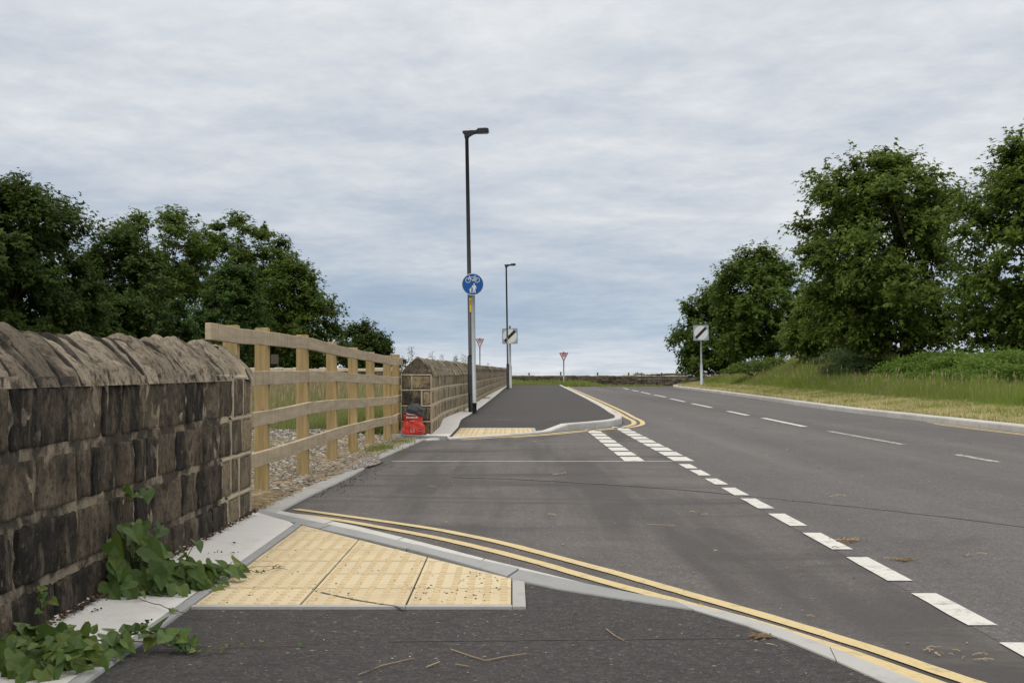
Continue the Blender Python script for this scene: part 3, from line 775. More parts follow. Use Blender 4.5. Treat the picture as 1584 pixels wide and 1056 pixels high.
def coping_joints(jb, path, zb, h, width, jl, jw, rec, n=15):
    """dirty mortar filling the slanting joints between capping stones"""
    for q, lean, oo in jl:
        V = []; F = []
        for k in range(4):
            for i in range(n):
                a = -1+2*i/(n-1); prof = (math.sqrt(1.05)-math.sqrt(a*a+.05))/(math.sqrt(1.05)-math.sqrt(.05))
                nn = mnoise.noise(Vector((q*9, a*5, k)))*.006; d = rec+nn+(.05 if k in (0, 3) else 0)
                x, y, nx, ny_ = path.at(q+lean*prof+(-jw, -jw*.9, jw*.9, jw)[k]+nn)
                c = -width/2+a*(width/2+oo-d*.7); V.append((x+nx*c, y+ny_*c, zb+.02+h*prof-d if i not in (0, n-1) else zb-.012))
        for k in range(3):
            for i in range(n-1): b = k*n+i; F.append((b, b+1, b+n+1, b+n))
        jb.add(V, F)
def core(mb, path, zt, width, rec, s0, s1, z0=-.1, step=.05, amp=.008, zfun=None):
    """mortar body behind the stones, with a rough face"""
    n = max(2, int((s1-s0)/step)); nz = max(2, int((zt-z0)/step)+1) if step < .2 else 3; V = []; F = []
    for i in range(n+1):
        q = s0+(s1-s0)*i/n; x, y, nx, ny_ = path.at(q); dz = zfun(y) if zfun else 0
        for j in range(nz):
            z = z0+(zt-z0)*j/(nz-1)
            r_ = rec + amp*mnoise.noise(Vector((q*14, z*14, 5)))
            V.append((x-nx*r_, y-ny_*r_, z+dz))
        V.append((x-nx*(width-.012), y-ny_*(width-.012), zt+dz)); V.append((x-nx*(width-.012), y-ny_*(width-.012), z0+dz))
    k = nz+2
    for i in range(n):
        for j in range(k-1): a = i*k+j; F.append((a, a+1, a+k+1, a+k))
    F.append(tuple(range(k))[::-1]); F.append(tuple(n*k+j for j in range(k)))
    mb.add(V, F)

def near_wall():
    root = tag(empty('stone_wall', (-1.6, 8.5, 0)), 'tall dark sooty stone wall with rough slanted capping stones filling the left foreground', 'wall')
    inv = (1.6, -8.5, 0)
    def put(mb, name, mat, smooth=True):
        o = mkmesh(name, [(v[0]+inv[0], v[1]+inv[1], v[2]) for v in mb.V], mb.F, mat, root, smooth); return o
    path = Path([(-1.6, y) for y in np.linspace(-6, 8.45, 60)], 1)
    zt = .862; s_q = path.L-.72
    zs = [-.05, .18, .405, .625, zt]
    mb = MB(); sv = path.L-6.2
    course_wall(mb, path, zs, (.26, .42), 5, .012, .012, 0, 4.5)
    # dense stones where the camera looks; every course keeps its own ragged joint with the quoins
    random.seed(21)
    ends = [path.L-.70, path.L-.86, path.L-.60, path.L-.54]
    for ci in range(4): course_wall(mb, path, zs[ci:ci+2], (.17, .46), 24, .005, .009, 4.5 + random.uniform(-.0, .0), ends[ci], True, .01)
    put(mb, 'face_stones', M['stone_dark'])
    mb = MB(); zq = [-.05, .20, .40, .605, zt-.005]
    jb = MB()
    for ci in range(4):
        js = course_wall(mb, path, zs[ci:ci+2], ((.26, .40), (.22, .40), (.24, .30), (.20, .40))[ci], 20, .002, .005, ends[ci], path.L, True, joint=.012)
        pointing(jb, path, zs[ci:ci+2], js, .015, .003, bed=.028)
        if ci == 3: pass
    endp = Path([(-1.6, 8.45), (-1.8, 8.45), (-2.0, 8.45)], 1); endp.T[:] = (-1, 0)
    course_wall(mb, endp, zs, (.15, .26), 8, .008, .008)
    # end face normal is +Y
    put(mb, 'quoins', M['stone_quoin'])
    mb = MB(); core(mb, path, zt+.02, .4, .008, 0, path.L-.86, -.1, .03, .014); put(mb, 'old_mortar', M['mortar_dark'])
    put(jb, 'pointing', M['mortar_light'])
    mb = MB(); core(mb, path, zt+.02, .4, .012, path.L-.86+.001, path.L, -.1, .045, .004); put(mb, 'pale_mortar', M['mortar_light'])
    random.seed(5)
    mb = MB(); jl = coping_run(mb, path, zt, .172, .4, (.13, .30), 13, 27, .016, 0, path.L-.16, over=.004, hv=.055)
    jb = MB(); coping_joints(jb, path, zt, .172, .4, jl[:-1], .016, .004); put(jb, 'coping_joints', M['joint_dark'])
    jb = MB(); coping_joints(jb, path, zt+.002, .175, .4, [(path.L-.16, .05, .012)], .017, -.004); put(jb, 'pale_joint', M['mortar_light'])
    coping_run(mb, path, zt+.004, .168, .4, (.15, .17), 9, 25, .005, path.L-.16, path.L, .010, 1.35, .002)
    put(mb, 'coping', M['coping'])
near_wall()

def second_wall():
    root = tag(empty('stone_wall', (-1.1, 18.85, 0)), 'long buff and grey stone wall with pale joints curving away along the far footway', 'wall')
    def put(mb, name, mat, smooth=True):
        return mkmesh(name, [(v[0]+1.1, v[1]-18.85, v[2]) for v in mb.V], mb.F, mat, root, smooth)
    path = Path(W2, 1); zt = .85; zs = [-.02, .21, .425, .64, zt]
    endp = Path([(-1.52, 18.85), (-1.3, 18.85), (-1.105, 18.85)], 1); endp.T[:] = (1, 0)
    random.seed(3)
    mb = MB(); jb = MB(); pointing(jb, endp, zs, course_wall(mb, endp, zs, (.17, .30), 16, .004, .006, joint=.014, flat=True), .024, .005)
    pointing(jb, path, zs, course_wall(mb, path, zs, (.22, .42), 12, .0, .003, joint=.012, flat=True), .024, .0022); put(jb, 'pointing', M['mortar_light'])
    put(mb, 'face_stones', M['stone_buff'])
    mb = MB(); core(mb, path, zt+.02, .4, .010, .04, path.L, -.1, .12, .003); mb.box(-1.50, -1.115, 18.874, 18.9, -.1, zt+.01); put(mb, 'mortar', M['mortar_light'])
    mb = MB(); jl = coping_run(mb, path, zt, .215, .4, (.10, .2), 7, 17, .010, 0.0, None, hv=.03)
    jb = MB(); coping_joints(jb, path, zt, .215, .4, jl[:-1], .012, .003, 9); put(jb, 'coping_joints', M['joint_dark'])
    put(mb, 'coping', M['coping2'])
second_wall()

def plain_wall(name, label, pts, h, mat, capmat, thick=.4, wr=(.25, .5), courses=5, caph=.1, capw=(.2, .4), zf=None, zb=None):
    root = tag(empty(name, (pts[0][0], pts[0][1], 0)), label, 'wall'); ox, oy = pts[0]
    path = Path(resample(pts, 1.0), 1); mb = MB()
    for ci in range(courses):
        q = 0
        while q < path.L-.01:
            wd = min(random.uniform(*wr), path.L-q); x, y, nx, ny_ = path.at(q+wd/2); b0 = Hs(x, y)-.1 if zf is None else zf(x, y)
            z0 = b0+(h+.1)*ci/courses; z1 = b0+(h+.1)*(ci+1)/courses
            add_flat = []; o_ = random.uniform(0, .03)
            for (qq, zz) in ((q+.01, z0+.01), (q+wd-.01, z0+.01), (q+wd-.01, z1-.01), (q+.01, z1-.01)):
                x, y, nx, ny_ = path.at(qq); add_flat.append((x+nx*o_, y+ny_*o_, zz))
            back = [(p[0]-nx*.06, p[1]-ny_*.06, p[2]) for p in add_flat]
            mb.add(add_flat+back, [(0, 1, 2, 3), (0, 4, 5, 1), (1, 5, 6, 2), (2, 6, 7, 3), (3, 7, 4, 0)]); q += wd
    mkmesh('face_stones', [(v[0]-ox, v[1]-oy, v[2]) for v in mb.V], mb.F, mat, root)
    mb = MB(); core(mb, path, h, thick, .03, 0, path.L, -.3, .9, .0, (lambda y: float(hY(y))))
    mkmesh('wall_core', [(v[0]-ox, v[1]-oy, v[2]) for v in mb.V], mb.F, M['mortar_dark'], root)
    mb = MB(); q = 0
    while q < path.L-.05:
        wd = min(random.uniform(*capw), path.L-q); x, y, nx, ny_ = path.at(q+wd/2); z0 = h+float(hY(y)); ch = caph*random.uniform(.7, 1.25)
        tx, ty = -ny_, nx; V = []
        for sgn in (-1, 1):
            for (n_, z_) in ((.03, 0), (.0, ch*.8), (-thick/2, ch), (-thick, ch*.8), (-thick-.03, 0)):
                V.append((x+tx*sgn*(wd/2-.008)+nx*n_, y+ty*sgn*(wd/2-.008)+ny_*n_, z0+z_))
        mb.add(V, [(0, 1, 6, 5), (1, 2, 7, 6), (2, 3, 8, 7), (3, 4, 9, 8), (0, 5, 9, 4), (0, 4, 3, 2, 1), (5, 6, 7, 8, 9)]); q += wd
    mkmesh('coping', [(v[0]-ox, v[1]-oy, v[2]) for v in mb.V], mb.F, capmat, root)
    return root
random.seed(9)
M['cap_pale'] = plain('pale_capping', (.42, .36, .27), .9, 0, .35, 3)
plain_wall('field_wall', 'low field wall with a row of pale capping stones behind the grass and the timber fence', [(-32, 64), (-5.0, 62)], .90, M['stone_far'], M['cap_pale'], caph=.14, capw=(.3, .5))
plain_wall('field_wall', 'low dark dry stone wall crossing behind the far end of the road', [(-14, 97), (8.9, 97.5)], .86, M['stone_far'], M['coping'], caph=.09, wr=(.2, .5), courses=7)
plain_wall('field_wall', 'pale topped stone wall farther back to the right of the dark cross wall', [(8.6, 106), (30, 109)], .98, M['stone_far'], M['cap_pale'], caph=.10, courses=5)

# ------------------------------------------------------------------ timber fence
def fence():
    posts = [(-1.87, 9.15, 1.205), (-1.835, 10.1, 1.215), (-1.80, 11.86, 1.212), (-1.795, 13.74, 1.19), (-1.745, 15.1, 1.158), (-1.71, 16.6, 1.128), (-1.625, 17.95, 1.105), (-1.63, 19.25, 1.135)]
    root = tag(empty('timber_fence', (posts[0][0], posts[0][1], 0)), 'new timber post and rail fence with four sagging rails between the two stone walls', 'fence')
    ox, oy = posts[0][:2]; hw = .05
    def boxm(lo, hi, tiltx=0):
        V = []; 
        for z in (lo[2], hi[2]):
            for x, y in ((lo[0], lo[1]), (hi[0], lo[1]), (hi[0], hi[1]), (lo[0], hi[1])): V.append((x-ox+tiltx*z, y-oy, z))
        return V, [(0, 3, 2, 1), (4, 5, 6, 7), (0, 1, 5, 4), (1, 2, 6, 5), (2, 3, 7, 6), (3, 0, 4, 7)]
    for (x, y, z) in posts:
        V, F = boxm((x-hw, y-.038, -.2), (x+hw, y+.038, z), random.uniform(-.008, .008))
        V[4:8] = [(v[0]*1, v[1], v[2]+random.uniform(-.004, .004)) for v in V[4:8]]
        o = mkmesh('post', V, F, M['post'], root); b = o.modifiers.new('bevel', 'BEVEL'); b.width = .004; b.segments = 2
    # rails are nailed to the road side of the posts
    hts = {1: (1.132, .850, .565, .282), 2: (1.135, .848, .565, .280), 3: (1.131, .860, .583, .293), 4: (1.105, .842, .565, .292), 5: (1.084, .822, .548, .283), 6: (1.060, .80, .535, .275), 7: (1.03, .782, .52, .27), 8: (1.03, .775, .515, .268)}
    random.seed(12)
    for r_ in range(4):
        P_ = []
        start_y = 8.02 if r_ == 0 else 8.6
        P_.append((posts[0][0]+hw+.02+.03, start_y, hts[1][r_]+(.0)))
        for i, (x, y, z) in enumerate(posts): P_.append((x+hw+.020, y, hts[i+1][r_]+random.uniform(-.006, .006)))
        lx, ly, lz = P_[-1]; P_.append((lx+.01, ly+.08, lz))
        # boards span several posts; joints lie on posts
        joints = sorted(set([0, len(P_)-1] + [(3, 6), (2, 5), (3, 6), (3, 5)][r_][0:2][0:1] + [(3, 6), (2, 5), (3, 6), (3, 5)][r_][1:2])) if False else [0, (2, 2, 3, 2)[r_], (3, 4, 5, 3)[r_], (6, 6, 7, 5)[r_], len(P_)-1]
        for a, b in zip(joints[:-1], joints[1:]):
            pts = [Vector(p) for p in P_[a:b+1]]
            # densify
            dn = []
            for i in range(len(pts)-1):
                for k in range(6):
                    dn.append(pts[i].lerp(pts[i+1], k/6))
            dn.append(pts[-1])
            if a > 0: dn[0] = dn[0]+Vector((0, .003, 0))
            for i in range(1, len(dn)-1):
                dn[i] = dn[i]+Vector((.004*mnoise.noise(Vector((i*.4, r_*7, a))), 0, .004*mnoise.noise(Vector((i*.5, r_*3, a+5)))))
            for _ in range(0): dn = [dn[0]] + [(dn[i-1]+dn[i]*2+dn[i+1])/4 for i in range(1, len(dn)-1)] + [dn[-1]]
            V = []; F = []; hh = .050; th = .018
            for p in dn:
                e1 = random.uniform(-.0015, .0015)
                for dx, dz in ((-th, -hh), (th, -hh+e1), (th, hh+e1), (-th, hh)): V.append((p.x+dx-ox, p.y-oy, p.z+dz))
            for i in range(len(dn)-1):
                for k in range(4): F.append((i*4+k, i*4+(k+1) % 4, (i+1)*4+(k+1) % 4, (i+1)*4+k))
            F.append((3, 2, 1, 0)); m_ = (len(dn)-1)*4; F.append((m_, m_+1, m_+2, m_+3))
            o = mkmesh('rail', V, F, M['rail'], root); bv = o.modifiers.new('bevel', 'BEVEL'); bv.width = .003; bv.limit_method = 'ANGLE'
fence()

# ------------------------------------------------------------------ lamps and signs
def lamp_post():
    root = empty('street_lamp'); h = 5.40
    MB().tube([(0, 0, -.1), (0, 0, 1.08), (0, 0, 1.12)], [.062, .062, .047], 20).build('base_section', M['black_metal'], root, True)
    MB().tube([(0, 0, 1.115), (0, 0, 3), (0, 0, h)], [.043, .039, .034], 18).build('shaft', M['dark_metal'], root, True)
    d = MB().box(-.035, .035, -.068, -.060, .35, .75).build('access_door', M['dark_metal'], root)
    lb = MB()
    lb.box(.002, .036, -.049, -.037, 1.95, 2.22)
    o = lb.build('number_label', M['label_yellow'], root)
    tx = MB()
    for k in range(6): tx.box(.012, .027, -.0515, -.0492, 2.09+k*.018, 2.099+k*.018)
    tx.build('label_marks', M['sign_black'], o)
    hb = MB()
    # bracket sleeve and flat lantern arm stretching over the road
    hb.tube([(0, 0, h-.09), (0, 0, h-.01)], [.046, .050], 16)
    prof = [(-.075, .045), (-.078, .01), (-.02, -.06), (.05, -.062), (.13, -.018), (.19, -.008)]
    V = []; 
    for x, z in prof: V += [(x, -.055, h+z), (x, .055, h+z)]
    for x, z in [(.19, .050), (.10, .052), (-.075, .046)]: V += [(x, -.055, h+z+.0), (x, .055, h+z+.0)]
    n = len(V)//2; F = [tuple(2*i for i in range(n)), tuple(2*i+1 for i in reversed(range(n)))] + [(2*i, 2*i+1, 2*((i+1) % n)+1, 2*((i+1) % n)) for i in range(n)]
    hb.add(V, F)
    hb.build('bracket', M['black_metal'], root)
    lt = MB(); V = []
    for x, z0, z1, wy in ((.188, .000, .052, .075), (.22, -.004, .070, .11), (.36, -.002, .080, .115), (.425, .012, .078, .10)): V += [(x, -wy, h+z0), (x, wy, h+z0), (x, wy, h+z1), (x, -wy, h+z1)]
    F = [(0, 1, 2, 3)[::-1], (12, 13, 14, 15)]
    for i in range(3):
        for k in range(4): F.append((i*4+k, i*4+(k+1) % 4, (i+1)*4+(k+1) % 4, (i+1)*4+k))
    lt.add(V, F)
    for k in range(5): lt.box(.23+k*.032, .245+k*.032, -.09, .09, h+.070, h+.088)
    l_ = lt.build('lantern', M['black_metal'], root)
    MB().box(.225, .405, -.075, .075, h-.010, h-.0045).build('lens', M['lens'], l_)
    MB().tube([(.045, 0, h+.045), (.045, 0, h+.075), (.045, 0, h+.092)], [.034, .034, .018], 14).build('light_sensor', M['sign_white'], root, True)
    return root
lp = lamp_post(); tag(lp, 'nearer black street lamp rising behind the blue sign at the wall kink', 'street lamp', 'street lamps along the far footway')
yl = 26.6; lp.location = ((729.5-792)*yl/FPX, yl, .09); lp.rotation_euler = (0, R(-1.0), R(-4))
l2 = copy_tree(lp); tag(l2, 'farther black street lamp standing in front of a square sign', 'street lamp')
yl = 62; l2.location = ((786-792)*yl/FPX, yl, .09); l2.rotation_euler = (0, R(-.9), R(3)); l2.scale = (1.0, 1.0, 1.03)

def disc(mb, cx, cz, r, y, y2=None, n=48):
    V = [(cx+r*math.cos(2*math.pi*k/n), y, cz+r*math.sin(2*math.pi*k/n)) for k in range(n)]
    if y2 is None: mb.add(V, [tuple(range(n))]); return
    V += [(v[0], y2, v[2]) for v in V]
    mb.add(V, [tuple(range(n)), tuple(range(n, 2*n))[::-1]] + [(k, n+k, n+(k+1) % n, (k+1) % n) for k in range(n)])
def ring(mb, cx, cz, r0, r1, y, n=48):
    V = [(cx+r*math.cos(2*math.pi*k/n), y, cz+r*math.sin(2*math.pi*k/n)) for r in (r0, r1) for k in range(n)]
    mb.add(V, [(k, (k+1) % n, n+(k+1) % n, n+k) for k in range(n)])
def bar(mb, a, b, wd, y):
    a = Vector(a); b = Vector(b); d = (b-a).normalized(); p = Vector((-d.y, d.x))*wd/2
    V = [(q.x, y, q.y) for q in (a-p, b-p, b+p, a+p)]; mb.add(V, [(0, 1, 2, 3)])
def shape(mb, pts, y): mb.add([(x, y, z) for x, z in pts], [tuple(range(len(pts)))])
def clips(root, z0s, r=.04):
    for z in z0s: MB().box(-r-.012, r+.012, -.045, .045, z-.018, z+.018).build('clip', M['galv'], root)

# blue cycle / pedestrian sign
yb = 25.9; zc = CAM_H+(HOR-440)*yb/FPX - .085; r = .207
bs = tag(empty('shared_path_sign', ((734-792)*yb/FPX, yb, .085)), 'round blue sign with white bicycle above walking adult and child', 'road sign'); bs.rotation_euler = (0, R(-.75), 0)
MB().tube([(0, 0, -.1), (0, 0, 1.9), (0, 0, zc+.12)], .037, 20).build('pole', M['galv'], bs, True)
MB().tube([(0, 0, -.1), (0, 0, .22)], .042, 20).build('pole_sleeve', M['black_metal'], bs, True)
pm = MB(); disc(pm, 0, zc, r, -.052, -.047); pl = pm.build('plate', M['sign_blue'], bs)
q = MB(); ring(q, 0, zc, r-.010, r, -.0545); q.build('rim', M['sign_white'], pl)
q = MB(); yy = -.0545; u = r/100.0     # design units: radius = 100
def T(x, z): return (x*u, zc+z*u)
for wx in (-42, 40):
    ring(q, wx*u, zc+38*u, 19*u, 24*u, yy, 32)
bz = 5.2*u
for a, b in (((-42, 38), (-28, 72)), ((-30, 66), (18, 66)), ((-30, 64), (2, 36)), ((2, 36), (20, 68)), ((2, 36), (40, 38)), ((20, 66), (40, 38)), ((18, 64), (24, 76)), ((-28, 72), (-36, 78)), ((-36, 78), (-26, 80)), ((14, 77), (32, 77))):
    bar(q, T(*a), T(*b), bz, yy-.0002)
ring(q, 2*u, zc+36*u, 0.5*u, 6*u, yy-.0004, 12)
q.build('bicycle_symbol', M['sign_white'], pl)
def walker(mb, cx, base, s, y, arm):
    def P_(x, z): return ((cx+x*s)*u, zc+(base+z*s)*u)
    n = 16; V = [((cx+5.2*s*math.cos(2*math.pi*k/n)*1)*u, y, zc+(base+(70+6*math.sin(2*math.pi*k/n))*s)*u) for k in range(n)]; mb.add(V, [tuple(range(n))])
    shape(mb, [P_(*p) for p in ((-10, 60), (-13, 56), (-10, 30), (10, 30), (13, 56), (10, 60), (4, 62), (-4, 62))], y)
    shape(mb, [P_(*p) for p in ((-10, 30), (-13, 0), (-5, 0), (0, 28), (0, 30))], y-.0001)
    shape(mb, [P_(*p) for p in ((0, 30), (0, 28), (4, 0), (12, 0), (10, 30))], y-.0001)
    if arm:
        bar(mb, P_(-11, 57), P_(-22, 34), 5*s*u, y-.0002); bar(mb, P_(11, 57), P_(17, 34), 5*s*u, y-.0002)
    else:
        bar(mb, P_(-11, 57), P_(-16, 34), 6*s*u, y-.0002); bar(mb, P_(11, 57), P_(18, 72), 6*s*u, y-.0002)
q = MB(); walker(q, 12, -78, 1.15, yy, True); q.build('adult_symbol', M['sign_white'], pl)
q = MB(); walker(q, -20, -78, .62, yy, False); q.build('child_symbol', M['sign_white'], pl)
clips(bs, (zc-.1, zc+.08))

def speed_sign(name, label, px, ydist, cyp, size, baseh, capup=.05, lean=0):
    zb = baseh; zc = CAM_H+(HOR-cyp)*ydist/FPX - zb; hs = size/2
    root = tag(empty(name, ((px-792)*ydist/FPX, ydist, zb)), label, 'road sign', 'square speed limit signs'); root.rotation_euler = (0, R(lean), 0)
    MB().tube([(0, 0, -.3), (0, 0, 1.05), (0, 0, 1.12), (0, 0, zc+hs+.09)], [.075, .075, .046, .044], 16).build('pole', M['galv'], root, True)
    MB().tube([(0, 0, zc+hs+.088), (0, 0, zc+hs+.125)], [.052, .050], 14).build('pole_cap', M['galv'], root, True)
    n = 5; rr = .05; pts = []
    for cx_, cz_, a0 in ((hs-rr, hs-rr, 0), (-hs+rr, hs-rr, 90), (-hs+rr, -hs+rr, 180), (hs-rr, -hs+rr, 270)):
        for k in range(n+1): a = R(a0+90*k/n); pts.append((cx_+rr*math.cos(a), cz_+rr*math.sin(a)+zc))
    m_ = len(pts); V = [(x, -.062, z) for x, z in pts]+[(x, -.058, z) for x, z in pts]
    pl = mkmesh('plate', V, [tuple(range(m_)), tuple(range(m_, 2*m_))[::-1]]+[(k, m_+k, m_+(k+1) % m_, (k+1) % m_) for k in range(m_)], M['sign_grey'], root)
    q = MB(); disc(q, 0, zc, hs*.90, -.0640, -.0622, 40); q.build('white_disc', M['sign_white'], pl)
    q = MB(); d = hs*.66; bar(q, (-d, zc-d), (d, zc+d), hs*.36, -.0660); q.build('black_bar', M['sign_black'], pl)
    clips(root, (zc-hs*.6, zc+hs*.6), .05)
    return root
speed_sign('speed_sign', 'square grey sign with a black diagonal bar, overlapped by the farther street lamp', 789.6, 66, 519.8, .75, .08, lean=-.6)
speed_sign('speed_sign', 'square sign with black diagonal bar on the right grass bank', 1085.5, 70, 514.7, .78, Hs(9.66, 70), lean=-1.0)

def text_mesh(name, body, size, mat, parent, loc):
    cu = bpy.data.curves.new(name, 'FONT'); cu.body = body; cu.size = size; cu.align_x = 'CENTER'; cu.align_y = 'CENTER'; cu.offset = size*.035
    tmp = bpy.data.objects.new(name, cu); scene.collection.objects.link(tmp)
    dg = bpy.context.evaluated_depsgraph_get(); me = bpy.data.meshes.new_from_object(tmp.evaluated_get(dg))
    bpy.data.objects.remove(tmp); me.materials.clear(); me.materials.append(mat)
    for v in me.vertices: x, y, z = v.co; v.co = (x+loc[0], loc[1], y+loc[2])
    o = bpy.data.objects.new(name, me); scene.collection.objects.link(o); o.parent = parent; return o
def give_way(label, px, ydist, ytop, ybot, wpx):
    zb = Hs((px-792)*ydist/FPX, ydist); root = tag(empty('give_way_sign', ((px-792)*ydist/FPX, ydist, zb)), label, 'road sign', 'give way signs at the far junction')
    zt = CAM_H+(HOR-ytop)*ydist/FPX-zb; zl = CAM_H+(HOR-ybot)*ydist/FPX-zb; hw = wpx*ydist/FPX/2
    MB().tube([(0, 0, -.3), (0, 0, zt+.06)], [.04, .04], 12).build('pole', M['galv'], root, True)
    cz = zt-(zt-zl)/3
    def tri(s, y): return [(x*s, y, cz+(z-cz)*s) for x, z in ((-hw, zt), (hw, zt), (0, zl))]
    V = tri(1, -.055)+tri(1, -.05); pl = mkmesh('plate', V, [(0, 2, 1), (3, 4, 5), (0, 1, 4, 3), (1, 2, 5, 4), (2, 0, 3, 5)], M['sign_red'], root)
    mkmesh('white_face', tri(.70, -.057), [(0, 2, 1)], M['sign_white'], pl)
    text_mesh('lettering', 'GIVE', hw*.44, M['sign_black'], pl, (0, -.060, cz+(zt-cz)*.40))
    text_mesh('lettering', 'WAY', hw*.34, M['sign_black'], pl, (0, -.060, cz-(zt-cz)*.12))
    clips(root, (cz+.1,), .042)
give_way('small red bordered triangle sign seen over the stone wall', 742.3, 95, 524, 539, 13.4)
give_way('small red bordered triangle sign in the grass beyond the far footway, left of the road', 872, 90, 545.4, 559.4, 14.4)

# rubbish bag -------------------------------------------------------------
def bag():
    root = tag(empty('rubbish_sack', (-1.335, 18.66, .045)), 'red plastic sack with a black bag stuffed in its top', 'bag')
    def blob(zs, prof, nr, seed, amp, flat=.72):
        V = []; F = []; n = 40
        for j, (z, r_) in enumerate(zip(zs, prof)):
            for k in range(n):
                a = 2*math.pi*k/n; c, s = math.cos(a), math.sin(a)
                sq = 1/max(abs(c)**2.6+abs(s)**2.6, 1e-6)**(1/2.6)
                nn = mnoise.noise(Vector((c*2.2, s*2.2, z*9+seed)))*amp + mnoise.noise(Vector((c*6, s*6, z*26+seed)))*amp*.55 + amp*.5*math.sin(z*60+c*5+seed)*.5
                rr = r_*sq+nn
                V.append((rr*c, rr*s*flat, z+nn*.3))
        m_ = len(zs)
        for j in range(m_-1):
            for k in range(n): F.append((j*n+k, j*n+(k+1) % n, (j+1)*n+(k+1) % n, (j+1)*n+k))
        F.append(tuple(range(n))[::-1]); F.append(tuple((m_-1)*n+k for k in range(n)))
        return V, F
    zs = np.linspace(0, .265, 22); pr = np.interp(zs, [0, .03, .10, .2, .265], [.130, .160, .152, .122, .132])
    V, F = blob(zs, pr, 0, 3, .019); red = mkmesh('red_sack', V, F, M['red_plastic'], root, True)
    zs = np.linspace(.235, .425, 18); pr = np.interp(zs, [.235, .27, .33, .385, .425], [.120, .134, .130, .090, .03])
    V, F = blob(zs, pr, 0, 8, .022); V = [(v[0]+.012, v[1], v[2]) for v in V]; mkmesh('black_bag', V, F, M['black_plastic'], root, True)
    # pale torn print along the top hem, and the printed marks lower down
    q = MB()
    for k, (x0, x1) in enumerate(((-.09, -.078), (-.073, -.058), (-.052, -.03), (-.027, -.008), (-.004, .012), (.016, .034), (.038, .052), (.056, .066))):
        q.box(x0, x1, -.108, -.105, .222+.003*(k % 2), .246-.004*(k % 3))
    q.box(-.082, -.074, -.118, -.115, .165, .178); q.box(-.04, .02, -.116, -.113, .184, .188)
    q.build('lettering', M['print_white'], red)
    q = MB()
    for b in ((-.030, -.026, .035, .085), (.016, .020, .035, .085), (-.026, .016, .082, .085), (-.018, .008, .035, .038), (-.018, -.015, .038, .066), (.005, .008, .038, .066)): q.box(b[0], b[1], -.1285, -.1265, b[2], b[3])
    q.build('print_outline', M['print_white'], red)
    q = MB(); disc(q, .105, .052, .021, -.123, -.118, 20); lg = q.build('oval_mark', M['print_blue'], red)
    q = MB(); q.box(.092, .118, -.1245, -.1232, .049, .055); q.build('mark_line', M['print_white'], lg)
    q = MB(); q.tube([(-.13, -.03, .30), (-.09, -.08, .285), (-.04, -.112, .272), (.03, -.112, .270)], [.004, .006, .006, .003], 6); q.build('pale_fold', M['print_white'], root)
bag()

# small board far behind the fence, wire fence posts behind the far wall
for i, (px, py, w_, lb_) in enumerate(((1315, 838, .07, 'biggest brown clod of dry dirt on the road beside a white dash'), (1396, 867, .06, 'pale dry dirt patch right of the white dashes'), (1178, 991, .035, 'brown dirt clod on the dark footway near the kerb curve'))):
    gx, gy = G(px, py); rr_ = np.random.default_rng(80+i); n_ = 30
    x = rr_.normal(0, w_*.45, n_); y = rr_.normal(0, w_*.5, n_); mbx = MB()
    for k in range(n_):
        s_ = rr_.uniform(.003, .009); mbx.tube([(x[k]-s_*2, y[k], .003), (x[k], y[k]+rr_.normal(0, .008), .008), (x[k]+s_*2, y[k]+rr_.normal(0, .01), .004)], [s_*.25, s_*.5, s_*.2], 5)
    o = mbx.build('dirt_clod', M['dirt']); o.location = (gx, gy, .003 if i < 2 else .012); tag(o, lb_, 'dirt clod')
nb = tag(empty('notice_board', ((430-792)*66/FPX, 66, 0)), 'small dark weathered board on a thin post under the trees behind the fence', 'board')
MB().box(-.02, .02, -.02, .02, -.1, 1.72).build('post', M['weathered_post'], nb)
MB().box(-.33, .02, -.05, -.022, 1.25, 1.70).build('board', M['weathered_post'], nb)
wf = tag(empty('wire_fence', (0, 99, Hs(0, 99))), 'thin wire fence with short dark posts showing over the far dark wall', 'fence')
for px in (700, 760, 818, 867, 924, 972, 1023, 1075):
    x = (px-792)*99/FPX; hgt = CAM_H+(HOR-575.5)*99/FPX-Hs(0, 99)+random.uniform(-.05, .06)
    MB().tube([(x, 0, -.1), (x+.02, 0, hgt)], [.065, .055], 7).build('post', M['weathered_post'], wf)
q = MB()
for k in range(3): q.tube([((690-792)*99/FPX, .05, .75+.2*k), ((1085-792)*99/FPX, .05, .75+.2*k)], .008, 5)
q.build('wires', M['galv'], wf)

